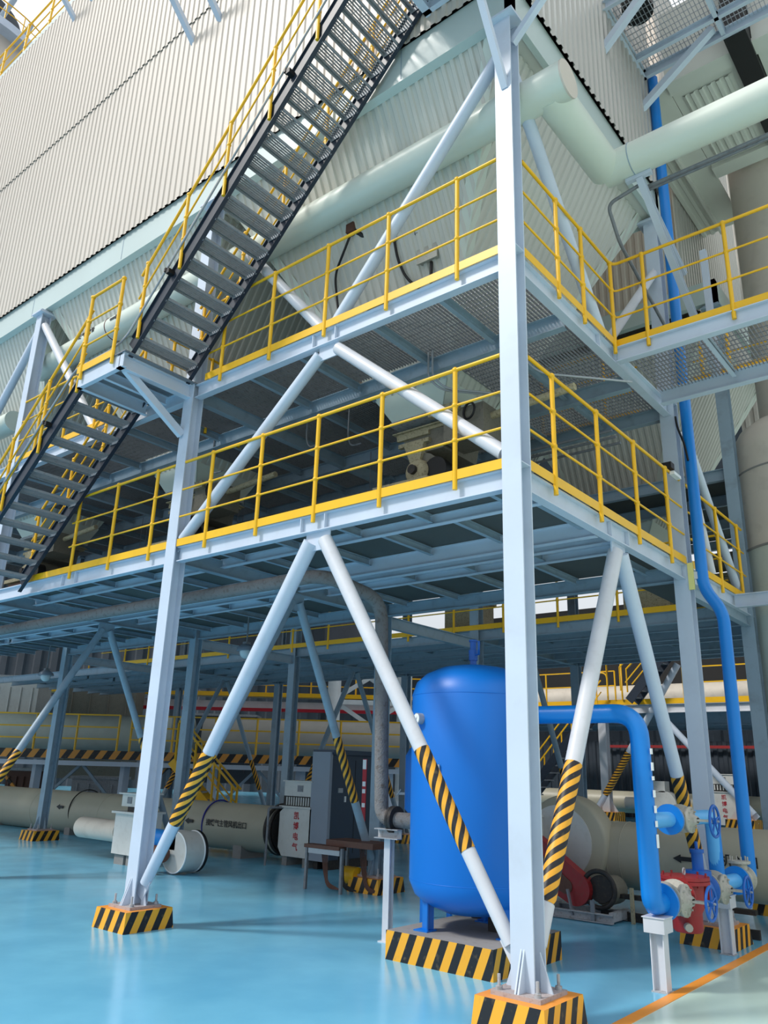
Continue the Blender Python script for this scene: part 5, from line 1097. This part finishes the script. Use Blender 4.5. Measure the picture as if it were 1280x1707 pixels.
far_rail2(-7.2, 1.5, 24.95, 4.6, 'yellow railing on the far right walkway, right of its stair')
for x, lab in ((-10.6, 'white far column on a tiny striped plinth, seen between the bent blue pipe and the dusty brace'), (-5.6, 'white far column at the right, on a tiny striped plinth near the vessel')):
    t = thing('steel_column', lab, 'column', (x, 25.2, 0.3)); part('shaft', MB().ibeam((x, 25.2, 0.3), (x, 25.2, 4.1), 0.32, 0.32, up=(0, 1, 0)), 'steel_white', t)
    part('stiffener', MB().prism([(x - 0.5, 25.2, 0.3), (x + 0.5, 25.2, 0.3), (x, 25.2, 1.1)], (0, 0.02, 0)), 'steel_white', t)
    plinth(x, 25.2, 'tiny striped plinth under the ' + ('white far column left of the near blue pipe' if x < -8 else 'white far column near the vessel'), 0.95, 0.95, 0.42)
brace((-11.0, 25.1, 0.45), (-7.4, 25.1, 5.9), 'grey far brace with striped wrap, rising right behind the bent blue pipe', r=0.13, sleeve=(0.7, 2.6), mat_='steel')
brace((-5.2, 25.1, 0.6), (-8.2, 25.1, 4.0), 'grey far brace leaning left, behind the valve column', r=0.12, mat_='steel')
t = thing('access_stair', 'dark far stair with yellow rails going up right from the far walkway', 'stairs', (-8.9, 24.6, 4.5))
for y in (24.3, 24.95):
    part('stringer', MB().bar((-9.1, y, 4.5), (-6.9, y, 7.0), 0.06, 0.32), 'navy', t)
    part('handrail', MB().tube([(-9.4, y, 4.9), (-9.4, y, 5.8), (-6.9, y, 8.1)], 0.035, 8).bar((-9.2, y, 5.2), (-6.9, y, 7.6), 0.04, 0.04), 'yellow', t)
for k in range(10): part('tread', MB().box((-9.1 + 0.22 * k, 24.3, 4.62 + 0.25 * k), (-8.85 + 0.22 * k, 24.95, 4.66 + 0.25 * k)), 'galv', t)
t = thing('access_stair', 'dark far stair with yellow rails going down left to the floor, behind the corner column', 'stairs', (-12, 24.2, 0))
for y in (23.8, 24.5):
    part('stringer', MB().bar((-10.3, y, 4.3), (-14.0, y, 0.2), 0.06, 0.32), 'navy', t)
    part('handrail', MB().bar((-10.3, y, 5.35), (-14.0, y, 1.25), 0.05, 0.05).bar((-10.3, y, 4.9), (-14.0, y, 0.8), 0.035, 0.035), 'yellow', t)
    for k in range(5): x = -10.5 - 0.8 * k; part('post', MB().bar((x, y, 4.1 - 0.88 * k), (x, y, 5.15 - 0.88 * k), 0.045, 0.045), 'yellow', t)
for k in range(14): part('tread', MB().box((-10.5 - 0.25 * k, 23.8, 4.0 - 0.28 * k), (-10.25 - 0.25 * k, 24.5, 4.05 - 0.28 * k)), 'galv', t)
t = thing('safety_gate', 'yellow hooped gate frame at the head of the far down stair', 'gate', (-10.0, 24.6, 4.6))
part('frame', MB().tube([(-10.2, 24.9, 4.6), (-10.2, 24.9, 6.3), (-9.6, 24.9, 6.3), (-9.6, 24.9, 4.6)], 0.035, 8).tube([(-10.5, 24.2, 4.6), (-10.5, 24.2, 5.6), (-9.9, 24.2, 5.6), (-9.9, 24.2, 4.7)], 0.03, 8, bend=0.25), 'yellow', t)
t = thing('thick_duct', 'beige horizontal duct behind the far right railing', 'duct', (-8, 27.5, 4.6)); part('shell', MB().cyl((-17, 27.6, 4.95), (2, 27.6, 4.95), 0.5, seg=28), 'tower', t)
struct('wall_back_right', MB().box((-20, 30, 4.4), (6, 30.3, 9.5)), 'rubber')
t = thing('thick_duct', 'dim beige duct on the floor in front of the far dark wall', 'duct', (-10, 27.2, 0.1)); part('shell', MB().cyl((-18, 27.2, 0.75), (-4, 27.2, 0.75), 0.42, seg=28), 'pipe_beige', t)
t = thing('blower', 'small far blower with round inlet, behind the bent blue pipe', 'blower', (-8.9, 26.2, 0.1))
part('silencer', MB().cyl((-10.3, 26.3, 0.75), (-9.2, 26.3, 0.75), 0.22, seg=20), 'cabinet_white', t)
part('volute', MB().cyl((-8.7, 26.0, 0.75), (-8.7, 26.5, 0.75), 0.5, seg=28), 'cabinet_white', t)
part('box', MB().box((-9.2, 26.0, 1.2), (-8.6, 26.5, 1.6)), 'cabinet_white', t)
motor_cabinet(-6.45, 25.9, 'far white motor cabinet with red lettering, between the valve column and the blue drop pipe', w=1.25, s=1.32)
solo('fire_pipe', MB().box((-13, 30.7, 3.0), (-3, 30.8, 3.12)), 'red', 'thin dark red pipe along the far dark wall', 'pipe')
# utility pipes beside the vessel
solo('drain_pipe', MB().tube([(0.62, 5.95, 4.1), (0.62, 5.95, 1.6), (0.62, 5.95, 0.0)], 0.03, 8), 'steel_white', 'thin white pipe right of the blue drop pipe', 'pipe')
solo('lagged_pipe', MB().tube([(0.35, 7.0, 1.5), (0.05, 6.9, 0.45), (0.0, 6.9, 0.3)], 0.07, 12, bend=0.1), 'steel_white', 'white lagged pipe sloping down behind the blue drop pipe', 'pipe')
